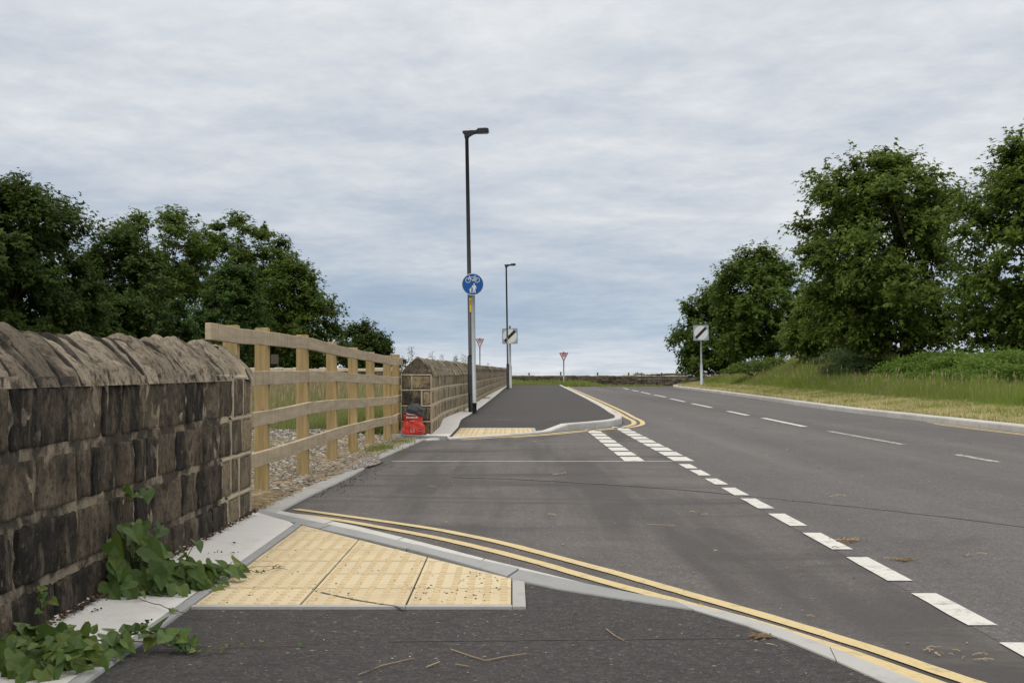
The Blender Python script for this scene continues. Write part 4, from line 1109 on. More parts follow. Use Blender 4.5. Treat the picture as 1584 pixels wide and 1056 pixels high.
# ------------------------------------------------------------------ vegetation
def unit(v): return v/np.maximum(np.linalg.norm(v, axis=-1, keepdims=True), 1e-9)
def leaves_mesh(P_, N, D, size, asp=.75, fold=.25):
    """P base points, N normals, D directions -> folded kite leaves"""
    D = unit(D - N*np.sum(D*N, -1, keepdims=True)); S = np.cross(N, D); n = len(P_); s = size[:, None]
    a = P_; b = P_+D*s*.45+S*s*asp*.5+N*s*fold*.4; c = P_+D*s-N*s*.12; d = P_+D*s*.45-S*s*asp*.5+N*s*fold*.4
    V = np.stack([a, b, c, d], 1).reshape(-1, 3); i = np.arange(n)*4
    F = np.concatenate([np.stack([i, i+1, i+2], 1), np.stack([i, i+2, i+3], 1)])
    return V, F
def lobed_mesh(P_, N, D, size):
    """broad three-lobed leaves (sycamore, oak) of five triangles"""
    D = unit(D - N*np.sum(D*N, -1, keepdims=True)); S = np.cross(N, D); s = size[:, None]; n = len(P_)
    pts = [(0, 0, 0), (.30, .50, .06), (.42, .22, .05), (1.0, 0, -.14), (.42, -.22, .05), (.30, -.50, .06)]
    V = np.stack([P_+D*s*a+S*s*b+N*s*c for a, b, c in pts], 1).reshape(-1, 3); i = np.arange(n)*6
    F = np.concatenate([np.stack([i, i+1, i+2], 1), np.stack([i, i+2, i+3], 1), np.stack([i, i+3, i+4], 1), np.stack([i, i+4, i+5], 1)])
    return V, F

def tree(name, label, cat, ydist, trunk_px, x0, x1, top, bot, leaf, seed, nclump=70, twigs=16, lpt=17, lsize=.13, openness=0.0, pw=2.0, wide=.42, depth=None, group=None, droop=.25, crown_shape=None, trunk_r=None, up=.35, lob=True, clr=.17, shoots=.0, limbs_vis=True):
    r_ = np.random.default_rng(seed); s = ydist/FPX
    X0, X1 = (x0-792)*s, (x1-792)*s; Zt = CAM_H+(HOR-top)*s; Zb = CAM_H+(HOR-bot)*s; bx = (trunk_px-792)*s; z0 = Hs(bx, ydist)
    Zb = max(Zb, z0+.15)
    root = tag(empty(name, (bx, ydist, z0)), label, cat, group)
    cw = (X1-X0)/2; cxm = (X0+X1)/2-bx; ch = Zt-Zb; dp = depth or cw
    # clump centres: fill an envelope that is widest at "wide" of its height
    C = []
    tries = 0
    mind = ((ch*cw*dp*2)/nclump)**(1/3)*.55
    while len(C) < nclump and tries < 20000:
        tries += 1
        t_ = r_.random(); a = r_.random()*2*math.pi
        prof = (1-abs((t_-wide)/((1-wide) if t_ > wide else wide+.12))**pw)**(1/pw) if abs((t_-wide)/((1-wide) if t_ > wide else wide+.12)) < 1 else 0
        if crown_shape: prof *= crown_shape(t_)
        lump = 1+.40*mnoise.noise(Vector((math.cos(a)*1.6, math.sin(a)*1.6, t_*4+seed)))
        rad = (r_.random()**(.38 if openness else .47))*max(.12, prof*lump-clr*.75)
        p = np.array([cxm+cw*rad*math.cos(a), dp*rad*math.sin(a), Zb-z0+ch*(.04+t_*(.96-clr*.55))])
        if openness and r_.random() < openness and rad < .55: continue
        if all(np.linalg.norm((p-q_)/np.array([1, 1, .8])) > mind for q_ in C): C.append(p)
        if tries % 300 == 0: mind *= .93
    C = np.array(C); cr = .80*(4.19*cw*dp*ch/2/nclump)**(1/3)*(.72 if openness else 1)*r_.uniform(.75, 1.3, len(C))
    # wood: trunk, limbs to clumps
    Ht = Zt-z0; tr = trunk_r or .022*Ht+.05
    hz = [0, .08, .2, .35, .5, .65, .8]; wob = r_.normal(0, .018*Ht, (7, 2)); wob[0] = 0; wob[1] *= .2
    tp = [Vector((cxm*.8*(h_**1.2)+wob[i, 0]*h_, wob[i, 1]*h_, Ht*h_-(.3 if i == 0 else 0))) for i, h_ in enumerate(hz)]
    mb = MB(); mb.tube(tp, [tr*1.5, tr*1.05, tr*.9, tr*.75, tr*.55, tr*.36, tr*.15], 10)
    mb.build('trunk', M['bark'], root, True)
    lb = MB()
    nl = min(len(C), 34)
    for ci in r_.permutation(len(C))[:nl]:
        c = Vector(C[ci]); hz_ = max(.12, min(.72, (c.z/Ht)*.62+r_.normal(0, .04))); k = 0
        while k < 5 and hz[k+1] < hz_: k += 1
        st = tp[k].lerp(tp[k+1], (hz_-hz[k])/(hz[k+1]-hz[k])); mid = st.lerp(c, .5)+Vector(r_.normal(0, .04*Ht, 3))+Vector((0, 0, -.02*Ht)); L_ = (c-st).length
        w0 = tr*.42*min(1, .35+L_/Ht*1.4)*(1-hz_*.5)
        lb.tube([st, st.lerp(mid, .5)+Vector((0, 0, .01*Ht)), mid, mid.lerp(c, .55), c], [w0, w0*.8, w0*.55, w0*.35, w0*.16], 6)
    lb.build('limbs', M['bark'], root, True)
    # leaves along twigs in each clump
    twigs = int(twigs*1.35); lpt = int(lpt*1.15); nt = len(C)*twigs
    cc = np.repeat(C, twigs, 0); rr = np.repeat(cr, twigs)
    outw = unit(cc-np.array([cxm, 0, (Zb+Zt)/2-z0]))
    dirs = unit(r_.normal(size=(nt, 3))*np.array([1, 1, .7])+outw*.55+np.array([0, 0, up*.4]))
    ln = rr*r_.uniform(.6, 1.35, nt)*(1+shoots*(r_.random(nt) > .9))
    lsize = lsize*1.12; tt = r_.random((nt, lpt))**.8
    base = cc[:, None, :]+dirs[:, None, :]*(tt*ln[:, None])[..., None]
    base[..., 2] -= droop*(tt**2)*ln[:, None]*.5
    base = base.reshape(-1, 3)+r_.normal(0, 1, (nt*lpt, 3))*lsize*.35
    dd = np.repeat(dirs, lpt, 0)
    nrm = unit(np.array([0, 0, 1.0])+np.repeat(outw, lpt, 0)*.55+r_.normal(0, .48, (nt*lpt, 3)))
    ld = unit(dd*.6+r_.normal(0, .6, (nt*lpt, 3))+np.array([0, 0, -droop]))
    sz = lsize*r_.uniform(.65, 1.3, nt*lpt)
    V, F = (lobed_mesh if lob else leaves_mesh)(base, nrm, ld, sz)
    mkmesh('crown', V, F, leaf, root)
    return root

GT = 'trees in the field on the left'; GR = 'trees along the right bank'
tree('chestnut_tree', 'large dark round tree at the left edge above the near wall', 'tree', 48, 5, -170, 148, 276, 545, M['leaf_dark'], 1, 190, 18, 18, .155, pw=2.8, wide=.45, group=GT, clr=.13)
tree('lime_tree', 'dark tree tucked between the large left edge tree and the open branched tree', 'tree', 60, 190, 105, 262, 352, 560, M['leaf_dark'], 2, 85, 16, 16, .16, pw=2.6, group=GT, clr=.16)
tree('pine_tree', 'open crowned tree with bare branches showing through behind the left trees', 'tree', 76, 262, 170, 335, 320, 545, M['leaf_mid'], 3, 52, 15, 15, .19, openness=.8, group=GT, wide=.74, pw=2.8, clr=.14, crown_shape=lambda t_: .45+.55*min(1, max(0, (t_-.25)/.35)))
tree('oak_tree', 'broad topped oak with sky showing through its lower branches behind the fence', 'tree', 82, 392, 285, 458, 326, 560, M['leaf_mid'], 4, 60, 15, 16, .20, openness=.7, group=GT, wide=.66, pw=3.0, clr=.14, crown_shape=lambda t_: .5+.5*min(1, max(0, (t_-.2)/.35)))
tree('willow_tree', 'soft mid green rounded tree in front of the oak, left of the fence posts', 'tree', 68, 352, 296, 412, 404, 570, M['leaf_bright'], 5, 75, 16, 18, .13, pw=2.4, group=GT, clr=.16, lob=False)
tree('young_tree', 'small pale green conical tree low between the darker left trees', 'tree', 64, 270, 235, 308, 455, 575, M['leaf_bright'], 6, 45, 14, 16, .12, pw=1.6, wide=.3, group=GT, clr=.18, lob=False)
tree('beech_tree', 'dense tree sloping down to the right behind the middle of the timber fence', 'tree', 72, 448, 385, 517, 388, 585, M['leaf_mid'], 7, 90, 16, 17, .16, pw=1.9, wide=.22, group=GT, clr=.15)
tree('hawthorn_tree', 'low dark spreading tree at the right end of the left hand trees', 'tree', 84, 562, 506, 616, 498, 580, M['leaf_dark'], 8, 55, 14, 15, .16, pw=2.0, wide=.3, group=GT, clr=.2)
tree('hawthorn_tree', 'dark undergrowth tree filling the foot of the left trees above the near wall', 'tree', 58, 150, 20, 260, 450, 585, M['leaf_dark'], 18, 90, 15, 15, .15, pw=3, wide=.5, group=GT, clr=.2, depth=2.2)
tree('hawthorn_tree', 'dark undergrowth tree seen between the fence posts below the willow', 'tree', 78, 400, 310, 500, 478, 592, M['leaf_dark'], 19, 70, 15, 15, .17, pw=3, wide=.5, group=GT, clr=.2, depth=2.2)
tree('sycamore_tree', 'tall bushy sycamore, the largest tree standing whole on the right bank', 'tree', 45, 1405, 1226, 1512, 226, 536, M['leaf_syc'], 9, 150, 17, 17, .135, pw=2.5, wide=.36, group=GR, clr=.13, shoots=.2, trunk_r=.23)
tree('sycamore_tree', 'medium rounded tree on the bank left of the tallest sycamore', 'tree', 74, 1195, 1088, 1262, 381, 548, M['leaf_mid'], 10, 105, 16, 16, .16, pw=2.1, wide=.38, group=GR, clr=.15)
tree('sycamore_tree', 'small leaning tree behind the square sign at the left end of the right bank', 'tree', 86, 1140, 1042, 1158, 440, 572, M['leaf_mid'], 11, 75, 15, 15, .17, pw=1.9, wide=.3, group=GR, clr=.17)
tree('sycamore_tree', 'tree cut off by the right edge of the picture', 'tree', 38, 1612, 1472, 1760, 190, 548, M['leaf_syc'], 12, 140, 17, 17, .125, pw=1.9, wide=.38, group=GR, clr=.13, shoots=.2, trunk_r=.2)
tree('sycamore_tree', 'low dark tree filling the gap between the medium tree and the tallest sycamore', 'tree', 56, 1285, 1222, 1352, 430, 562, M['leaf_syc'], 13, 70, 16, 16, .14, pw=2.3, wide=.35, group=GR, clr=.17)

def bush(name, label, cx, cy, w_, d_, h, leaf, seed, n=9000, ls=.07, group=None, zb=None):
    r_ = np.random.default_rng(seed); z0 = Hs(cx, cy) if zb is None else zb
    root = tag(empty(name, (cx, cy, z0)), label, 'bush', group)
    k = max(10, int(w_*d_*6)); C = np.stack([r_.uniform(-w_/2, w_/2, k), r_.uniform(-d_/2, d_/2, k), np.zeros(k)], 1)
    e = np.clip(1-((C[:, 0]/(w_/2))**2)**1.5*.7, .2, 1)*np.clip(1-((C[:, 1]/(d_/2))**2)*.5, .3, 1)
    top = h*e*r_.uniform(.75, 1.08, k)
    i = r_.integers(0, k, n); rad = r_.random(n)**.5
    p = C[i]+r_.normal(0, .16, (n, 3))*np.array([1, 1, .0]); p[:, 2] = top[i]*(1-.75*r_.random(n)**1.6)+r_.normal(0, .04, n)
    p[:, 2] = np.maximum(p[:, 2], .02)
    nrm = unit(np.array([0, -.25, 1.0])+r_.normal(0, .55, (n, 3))); ld = unit(r_.normal(0, 1, (n, 3))+np.array([0, 0, -.1]))
    V, F = leaves_mesh(p, nrm, ld, ls*r_.uniform(.6, 1.35, n), .6); mkmesh('foliage', V, F, leaf, root)
    mb = MB()
    for j in range(min(k, 30)):
        c = C[j]; mb.tube([(c[0]*.6, c[1]*.6, -.1), (c[0]*.9, c[1]*.9, top[j]*.5), (c[0], c[1], top[j]*.95)], [.018, .011, .004], 5)
    mb.build('stems', M['bark'], root)
GB = 'bushes on the right bank'
bush('hedge_bush', 'leafy hedge length filling the space under the lowest boughs between two bright bushes', 12.0, 35.5, 2.8, 3.0, .72, M['leaf_hedge'], 21, 16000, .07, GB)
bush('hedge_bush', 'long low green hedge length on the bank behind the tall grass, left of the bramble', 12.9, 50.5, 2.6, 5.0, .75, M['leaf_hedge2'], 22, 16000, .08, GB)
bush('hedge_bush', 'bright green bushy hedge at the right edge under the cut off tree', 11.7, 31.5, 3.2, 3.0, .86, M['leaf_hedge'], 1, 22000, .065, GB)
bush('hedge_bush', 'bright green leafy bush just right of the tallest sycamore trunk', 12.2, 39.5, 2.8, 3.0, .62, M['leaf_hedge'], 2, 18000, .07, GB)
bush('bramble_bush', 'dull grey green bramble left of the tallest sycamore trunk', 11.7, 45.0, 2.6, 2.4, .56, M['leaf_hedge2'], 3, 12000, .07, GB)
bush('bramble_bush', 'dark low bramble round the foot of the tallest sycamore', 13.2, 43.0, 2.2, 1.6, .45, M['leaf_hedge2'], 4, 8000, .07, GB)
bush('bramble_bush', 'low green shrub at the foot of the medium tree on the bank', 12.0, 62, 4.2, 2.4, .75, M['leaf_mid'], 5, 10000, .09, GB)
bush('distant_bush', 'low round bush showing over the wall far down the road', (984-792)*118/FPX, 118, 2.0, 1.6, 1.15, M['leaf_mid'], 6, 3500, .13, zb=-.45)
bush('distant_bush', 'tiny bush beside the low round bush far down the road', (966-792)*119/FPX, 119, .6, .6, .85, M['leaf_mid'], 7, 700, .12, zb=-.45)

def grass(name, pos, hts, mat, width=.006, lean=.35, seed=0, kind='stuff', curve=.5):
    r_ = np.random.default_rng(seed); n = len(pos); a = r_.uniform(0, 2*math.pi, n); b = r_.uniform(0, 2*math.pi, n)
    L_ = np.abs(r_.normal(0, lean, n))*hts; dx = np.stack([np.cos(a)*L_, np.sin(a)*L_], 1); wx = np.stack([np.cos(b), np.sin(b)], 1)*(np.broadcast_to(width, n)*r_.uniform(.6, 1.4, n))[:, None]
    z = np.zeros((n, 1)); up_ = np.stack([np.zeros(n), np.zeros(n), hts], 1)
    base = pos; mid = pos+np.c_[dx*.28, z]+up_*.55; tip = pos+np.c_[dx, z]+up_*(1-curve*.3*np.clip(L_/hts, 0, 1))[:, None]
    W = np.c_[wx, z]
    V = np.stack([base-W*.5, base+W*.5, mid+W*.42, mid-W*.42, tip], 1).reshape(-1, 3); i = np.arange(n)*5
    F = np.concatenate([np.stack([i, i+1, i+2], 1), np.stack([i, i+2, i+3], 1), np.stack([i+3, i+2, i+4], 1)])
    o = mkmesh(name, V, F, mat); struct(o, kind); return o
def lump(x, y, f=1.0, o=0):
    v = np.zeros(len(x))
    for k, (a, b) in enumerate(((1.7, .9), (.6, 1.9), (2.9, 2.3), (4.7, 3.1))): v += np.sin(x*a*f+y*b*f+k*1.9+o)*np.sin(y*a*f*.8-x*b*f*.6+k+o)/(1+k*.5)
    return v/2.2
def bankpts(n, t0, t1, ya, yb, seed):
    r_ = np.random.default_rng(seed); y = ya+(yb-ya)*r_.random(n)**1.35; t_ = r_.uniform(t0, t1, n); x = kx(np.minimum(y, 81))+.26+t_
    return x, y, t_
x, y, t_ = bankpts(90000, .02, 1.5, 16, 84, 1)
h_ = (.05+.06*np.clip(lump(x, y)+.6, 0, 1)+.04*rng.random(len(x))); w_ = .006+.00022*y
tag(grass('mown_grass', np.stack([x, y, H(x, y)-.01], 1), h_, M['grass_dry'], w_, .8, 2), None, None)
x, y, t_ = bankpts(30000, .25, 2.0, 16, 84, 11); k = lump(x, y, .8, 2) > -.1; x, y = x[k], y[k]
grass('short_grass', np.stack([x, y, H(x, y)-.01], 1), .08+.10*rng.random(len(x)), M['grass_green'], .006+.0002*y, .5, 3)
x, y, t_ = bankpts(160000, .95, 7.5, 17, 88, 3)
ed = np.clip((t_-.95+.25*lump(x, y))/.8, .25, 1); k = ed > .26; x, y, ed, t_ = x[k], y[k], ed[k], t_[k]; lm = lump(x, y, .7)
h_ = ed*(.30+.20*lm+.10*lump(x, y, 2.2, 4)+.20*rng.random(len(x)))*np.interp(y, [60, 80], [1, .7])*np.where((t_ > 2.6) & (y < 47), .55, 1)*np.interp(t_, [.9, 2.2], [.75, 1])
m1 = (lm+rng.normal(0, .3, len(x))) > -.25
grass('tall_grass', np.stack([x, y, H(x, y)-.02], 1)[m1], np.maximum(h_[m1], .1), M['grass_green'], .005+.00020*y[m1], .35, 4)
grass('tall_grass', np.stack([x, y, H(x, y)-.02], 1)[~m1], np.maximum(h_[~m1]*1.12, .1), M['grass_tall'], .005+.00020*y[~m1], .35, 5)
k = rng.random(len(x)) < .030; k &= ed > .8
def seedheads(name, x, y, z, hts, seed):
    """thin stems with feathery heads"""
    r_ = np.random.default_rng(seed); n = len(x); pos = np.stack([x, y, z], 1); lean = r_.normal(0, .12, (n, 2))*hts[:, None]
    tip = pos+np.c_[lean, hts]; b = r_.uniform(0, 2*math.pi, n); w1 = (.0025+.00012*y)[:, None]*np.c_[np.cos(b), np.sin(b), np.zeros(n)]
    hb = tip-np.c_[lean*.3, hts*.24]; wd = w1*2.0+0; mid = (hb+tip)/2
    V = np.stack([pos-w1*.4, pos+w1*.4, hb+w1*.4, hb-w1*.4, mid+wd, tip, mid-wd], 1).reshape(-1, 3); i = np.arange(n)*7
    F = np.concatenate([np.stack([i, i+1, i+2], 1), np.stack([i, i+2, i+3], 1), np.stack([i+3, i+2, i+4], 1), np.stack([i+3, i+4, i+5], 1), np.stack([i+3, i+5, i+6], 1)])
    return struct(mkmesh(name, V, F, M['seedhead']), 'stuff')
seedheads('grass_seedheads', x[k], y[k], H(x[k], y[k])-.02, h_[k]*1.05+.08, 6)
# field behind the timber fence
n = 120000; y = 20.3+42*rng.random(n)**1.5; x = -2.0-rng.random(n)*(y*.42); lm = lump(x, y, .5)
k = (y > 21.2+.6*lump(x, y, 2)) & (rng.random(n) < 1.1)
x, y, lm = x[k], y[k], lm[k]; n = len(x); h_ = (.30+.14*lm+.24*rng.random(n))*np.clip(.35+(y-21)*.3, .35, 1)
g1 = rng.random(n) < np.clip(.45+.5*lm-(y-26)*.016, .05, .8)
grass('meadow_grass', np.stack([x, y, H(x, y)-.02], 1)[g1], np.maximum(h_[g1], .1), M['meadow_green'], .006+.00025*y[g1], .35, 7)
grass('meadow_grass', np.stack([x, y, H(x, y)-.02], 1)[~g1], np.maximum(h_[~g1], .1), M['grass_tall'], .006+.00025*y[~g1], .35, 8)
k = rng.random(n) < np.clip(.06+(y-24)*.008, .04, .28); seedheads('meadow_seedheads', x[k], y[k], H(x[k], y[k])-.02, h_[k]*1.15+.08, 9)
# greener weeds close behind the far end of the fence
n = 6000; x = -1.75-rng.random(n)**1.6*.75; y = 19.4+rng.random(n)*4.0; k = (x < -1.72-(y > 18.8)*.0) & (x < np.where(y > 18.8, -1.62, -1.7)); x, y = x[k], y[k]
grass('weedy_grass', np.stack([x, y, np.zeros(len(x))], 1), .14+.40*rng.random(len(x))**1.4, M['meadow_green'], .012, .5, 10)
# verge beyond the end of the footway, in front of the far wall
n = 26000; x = rng.uniform(-14, 9.4, n); y = rng.uniform(83.0, 96.8, n); lm = lump(x, y, .6); k = (x > -13) ; 
hv_ = (.16+.2*rng.random(n)+.16*lm)*np.interp(x, [-1, 4.5, 6.5, 9], [1.9, 1.5, .8, .7])
g1 = rng.random(n) < .6
grass('verge_grass', np.stack([x, y, H(x, y)-.02], 1)[g1], np.maximum(hv_[g1], .06), M['grass_green'], .03, .4, 12)
grass('verge_grass', np.stack([x, y, H(x, y)-.02], 1)[~g1], np.maximum(hv_[~g1], .06), M['grass_tall'], .03, .4, 13)
n = 9000; x = rng.uniform(-.3, 2.9, n); y = rng.uniform(81.6, 84.5, n)
grass('verge_grass', np.stack([x, y, H(x, y)-.02], 1), .1+.22*rng.random(n), M['grass_tall'], .025, .4, 14)

# weeds behind the second wall
def weed(px, ytop, yd, label, seed, grp='tall weeds showing over the far wall'):
    r_ = np.random.default_rng(seed); xw = (px-792)*yd/FPX; h = CAM_H+(HOR-ytop)*yd/FPX
    root = tag(empty('tall_weed', (xw, yd, 0)), label, 'plant', grp)
    mb = MB(); top = Vector((r_.normal(0, .03), 0, h)); mb.tube([(0, 0, 0), (.01, 0, h*.5), top], [.006, .005, .002], 6); mb.build('stem', M['stem'], root)
    n = 170; t_ = .45+.55*r_.random(n)**.8; P_ = np.stack([top.x*t_, 0*t_, h*t_], 1); d = unit(r_.normal(0, 1, (n, 3))*np.array([1, 1, .3])+np.array([0, 0, .5]))
    P_ = P_+d*r_.uniform(0, .07, n)[:, None]*(1.3-t_)[:, None]*2
    V, F = leaves_mesh(P_, unit(r_.normal(0, .6, (n, 3))+np.array([0, 0, 1])), d, .075*(1.35-t_)*r_.uniform(.7, 1.3, n), .4); mkmesh('leaves', V, F, M['leaf_hedge2'], root)
for i, (px, yt, yd, lb_) in enumerate(((627, 552, 20.5, 'feathery weed just left of the far wall end, beside the last fence post'), (640, 537, 21.5, 'tallest spiky weed above the near end of the far wall'), (668, 544, 25, 'single leafy weed over the far wall, second from its near end'), (683, 549, 29, 'short weed over the far wall between two taller ones'), (701, 550, 31, 'bushy weed over the far wall, well left of the lamp'), (707, 549, 33, 'thin weed over the far wall, touching the bushy weed'), (716, 547, 36.5, 'twiggy weed over the far wall just left of the lamp post'), (721, 550, 38, 'low weed over the far wall right against the lamp post'), (755, 561, 62, 'tiny weed over the far wall right of the blue sign pole'))):
    weed(px, yt, yd, lb_, 40+i)

# bindweed ------------------------------------------------------------------
HEART = [(0, .06, 0), (-.13, -.06, .01), (-.30, -.10, .03), (-.43, .02, .03), (-.44, .22, .02), (-.32, .48, .0), (-.15, .76, -.05), (0, 1.0, -.12), (.15, .76, -.05), (.32, .48, .0), (.44, .22, .02), (.43, .02, .03), (.30, -.10, .03), (.13, -.06, .01)]
MID = [(0, .3, -.03), (0, .65, -.06)]
def heart_leaf(mb, p, nrm, d, s, wav):
    nrm = nrm.normalized(); d = (d-nrm*d.dot(nrm)).normalized(); sd_ = nrm.cross(d); V = []
    for x, y, z in HEART+MID:
        z2 = z+wav*math.sin(y*7+x*5)*.035+abs(x)*.22*wav
        V.append(p+sd_*(x*s)+d*(y*s)+nrm*(z2*s))
    F = [(0, 1, 14), (1, 2, 14), (2, 3, 14), (3, 4, 14), (4, 5, 14), (5, 15, 14), (5, 6, 15), (6, 7, 15), (7, 8, 15), (8, 9, 15), (9, 14, 15), (9, 10, 14), (10, 11, 14), (11, 12, 14), (12, 13, 14), (13, 0, 14)]
    mb.add(V, F)
def vine(label, clusters, runners, seed):
    random.seed(seed); root = tag(empty('bindweed', clusters[0][0] if clusters else runners[0][0][0]), label, 'vine'); o = root.location.copy()
    lv = MB(); st = MB()
    for (c, ext, n, s0, s1, up) in clusters:
        for i in range(n):
            p = Vector((c[0]+random.gauss(0, ext[0]), c[1]+random.gauss(0, ext[1]), max(.03, c[2]+abs(random.gauss(0, ext[2])) if up else c[2]+random.gauss(0, ext[2]))))
            p.x = max(p.x, -1.565)
            out = Vector((p.x-c[0]+.12, p.y-c[1]-.12, 0)); nr = Vector((0, 0, .75))+out*2.4+Vector((random.gauss(.15, .35), random.gauss(-.3, .3), random.gauss(0, .25)))
            dn = Vector((out.x*2+random.gauss(0, .5), out.y*2+random.gauss(0, .5), -.75))
            heart_leaf(lv, p-o, nr, dn, random.uniform(s0, s1), random.uniform(.4, 1.3))
            if i % 3 == 0: st.tube([p-o, Vector((p.x*.6+c[0]*.4, p.y*.6+c[1]*.4, p.z*.5))-o], [.0012, .002], 4)
    for (pts, s0, s1, dens, sr) in runners:
        pp = [Vector(p) for p in pts]; dn = []
        for i in range(len(pp)-1):
            for k in range(8):
                q = pp[i].lerp(pp[i+1], k/8); dn.append(q+Vector((mnoise.noise(q*9)*.02, mnoise.noise(q*9+Vector((5, 5, 5)))*.02, abs(mnoise.noise(q*7))*.01)))
        dn.append(pp[-1]); st.tube([q-o for q in dn], [sr]*(len(dn)-1)+[sr*.4], 5)
        L_ = len(dn)
        for i in range(int(L_*dens)):
            k = random.random()*(L_-2); a = dn[int(k)]; dv = dn[int(k)+1]-a; sd_ = Vector((-dv.y, dv.x, 0)).normalized()*random.choice((-1, 1))
            s = (s1+(s0-s1)*(1-k/L_))*random.uniform(.7, 1.2); p = a+sd_*s*.3+Vector((0, 0, s*random.uniform(.15, .6)))
            heart_leaf(lv, p-o, Vector((random.gauss(0, .4), random.gauss(-.35, .35), 1)), sd_+dv.normalized()*random.uniform(-.3, .8)+Vector((0, -.2, -.25)), s, random.uniform(.4, 1.2))
    lv.build('leaves', M['leaf_vine'], root); st.build('stems', M['stem'], root)
vine('bindweed heaped against the wall foot and trailing right onto the yellow paving',
     [((-1.50, 5.50, .03), (.045, .10, .115), 120, .055, .105, True), ((-1.40, 5.47, .03), (.06, .09, .07), 80, .05, .095, True), ((-1.30, 5.62, .03), (.06, .09, .05), 60, .05, .085, True), ((-1.52, 5.72, .08), (.03, .05, .05), 14, .055, .09, True)],
     [([(-1.45, 5.5, .1), (-1.3, 5.6, .06), (-1.22, 5.85, .045), (-1.17, 6.0, .04)], .07, .035, 1.9, .002), ([(-1.17, 6.0, .04), (-1.10, 5.95, .03), (-1.02, 6.1, .03)], .018, .015, .35, .0015), ([(-1.17, 6.0, .04), (-1.08, 6.15, .03), (-.98, 6.05, .028)], .018, .012, .3, .0012), ([(-1.5, 5.45, .12), (-1.42, 5.2, .04), (-1.25, 5.0, .035), (-1.16, 4.95, .02), (-1.05, 4.9, .018)], .05, .015, .12, .0016), ([(-1.5, 5.4, .1), (-1.4, 5.3, .04), (-1.3, 5.28, .03)], .04, .02, .1, .0014)], 3)
vine('bindweed spreading from the bottom left corner across the pale strip onto the dark footway',
     [((-1.56, 4.26, .035), (.06, .09, .022), 80, .04, .075, True), ((-1.45, 4.18, .03), (.08, .09, .022), 75, .05, .09, True), ((-1.30, 4.15, .03), (.06, .08, .035), 46, .045, .08, True), ((-1.52, 4.0, .04), (.1, .08, .03), 60, .05, .085, True)],
     [([(-1.5, 4.3, .06), (-1.3, 4.33, .05), (-1.15, 4.36, .04), (-1.05, 4.35, .03), (-.98, 4.38, .022)], .08, .04, 1.6, .002), ([(-.98, 4.38, .022), (-.9, 4.42, .018), (-.76, 4.42, .016), (-.62, 4.46, .016)], .02, .015, .18, .0014), ([(-1.5, 4.2, .06), (-1.35, 4.05, .06), (-1.2, 3.95, .05)], .08, .05, 1.6, .002), ([(-1.1, 4.36, .03), (-.98, 4.30, .02), (-.9, 4.33, .018), (-.94, 4.4, .016)], .03, .015, .3, .0012)], 4)
vine('small sprig of bindweed clinging to the wall face above the heaped bindweed', [((-1.565, 5.60, .42), (.003, .02, .02), 5, .03, .045, False)], [([(-1.575, 5.62, .30), (-1.57, 5.6, .40), (-1.565, 5.6, .45)], .03, .02, .2, .0014)], 5)
vine('small sprig of bindweed on the wall foot near the bottom left corner', [((-1.565, 4.62, .13), (.003, .03, .03), 7, .025, .04, False)], [([(-1.575, 4.62, .04), (-1.57, 4.62, .10), (-1.565, 4.63, .16)], .03, .02, .2, .0014)], 6)

# gravel, straw, crumbs ------------------------------------------------------
OCT = np.array([(1, 0, 0), (-1, 0, 0), (0, 1, 0), (0, -1, 0), (0, 0, 1), (0, 0, -1), (.6, .6, .5), (-.6, .5, .55), (.55, -.6, .5), (-.6, -.6, .45)], float)
OF = np.array([(0, 6, 8), (6, 4, 8), (6, 7, 4), (7, 9, 4), (4, 9, 8), (6, 2, 7), (7, 1, 9), (9, 3, 8), (0, 2, 6), (2, 1, 7), (1, 3, 9), (3, 0, 8), (0, 3, 5), (3, 1, 5), (1, 2, 5), (2, 0, 5)])
def scatter(name, x, y, z, size, mat, seed, flat=.55, long=1.0):
    r_ = np.random.default_rng(seed); n = len(x); a = r_.uniform(0, 2*math.pi, n)
    S = np.stack([size*r_.uniform(.6, 1.3, n)*long, size*r_.uniform(.6, 1.2, n), size*flat*r_.uniform(.5, 1.2, n)], 1)
    P_ = OCT[None]*S[:, None, :]*(1+r_.uniform(-.25, .25, (n, 10, 1)))
    c, s = np.cos(a)[:, None], np.sin(a)[:, None]; X = P_[..., 0]*c-P_[..., 1]*s; Y = P_[..., 0]*s+P_[..., 1]*c
    V = np.stack([X+x[:, None], Y+y[:, None], P_[..., 2]+z[:, None]+S[:, 2:]*.4], -1).reshape(-1, 3)
    F = (OF[None]+(np.arange(n)*10)[:, None, None]).reshape(-1, 3)
    return struct(mkmesh(name, V, F, mat), 'stuff')
n = 26000; y = 8.7+12.5*rng.random(n)**.9; xe = np.interp(y, Eb[:, 1], Eb[:, 0]); x = xe+.02-(rng.random(n)**1.4)*(1+y*.35)
k = (x < xe+.02); scatter('gravel', x[k], y[k], np.full(k.sum(), .006), .011+.022*rng.random(k.sum())**2.5, M['gravel'], 1)
n = 3600; y = np.where(rng.random(n) < .6, rng.normal(13.3, .7, n), rng.uniform(12.1, 17.8, n)); xe = np.interp(y, Eb[:, 1], Eb[:, 0]); wd_ = .04+.20*np.exp(-((y-13.3)/.9)**2); x = xe-.02+rng.random(n)*wd_
scatter('spilt_gravel', x, y, np.full(n, .016), .008+.014*rng.random(n)**2, M['gravel'], 2)
n = 350; y = rng.uniform(9.8, 13.6, n); xe = np.interp(y, Ea[:, 1], Ea[:, 0]); x = xe+np.abs(rng.normal(0, .09, n)); scatter('spilt_grit', x, y, np.full(n, .004), .003+.004*rng.random(n), M['crumb'], 3)
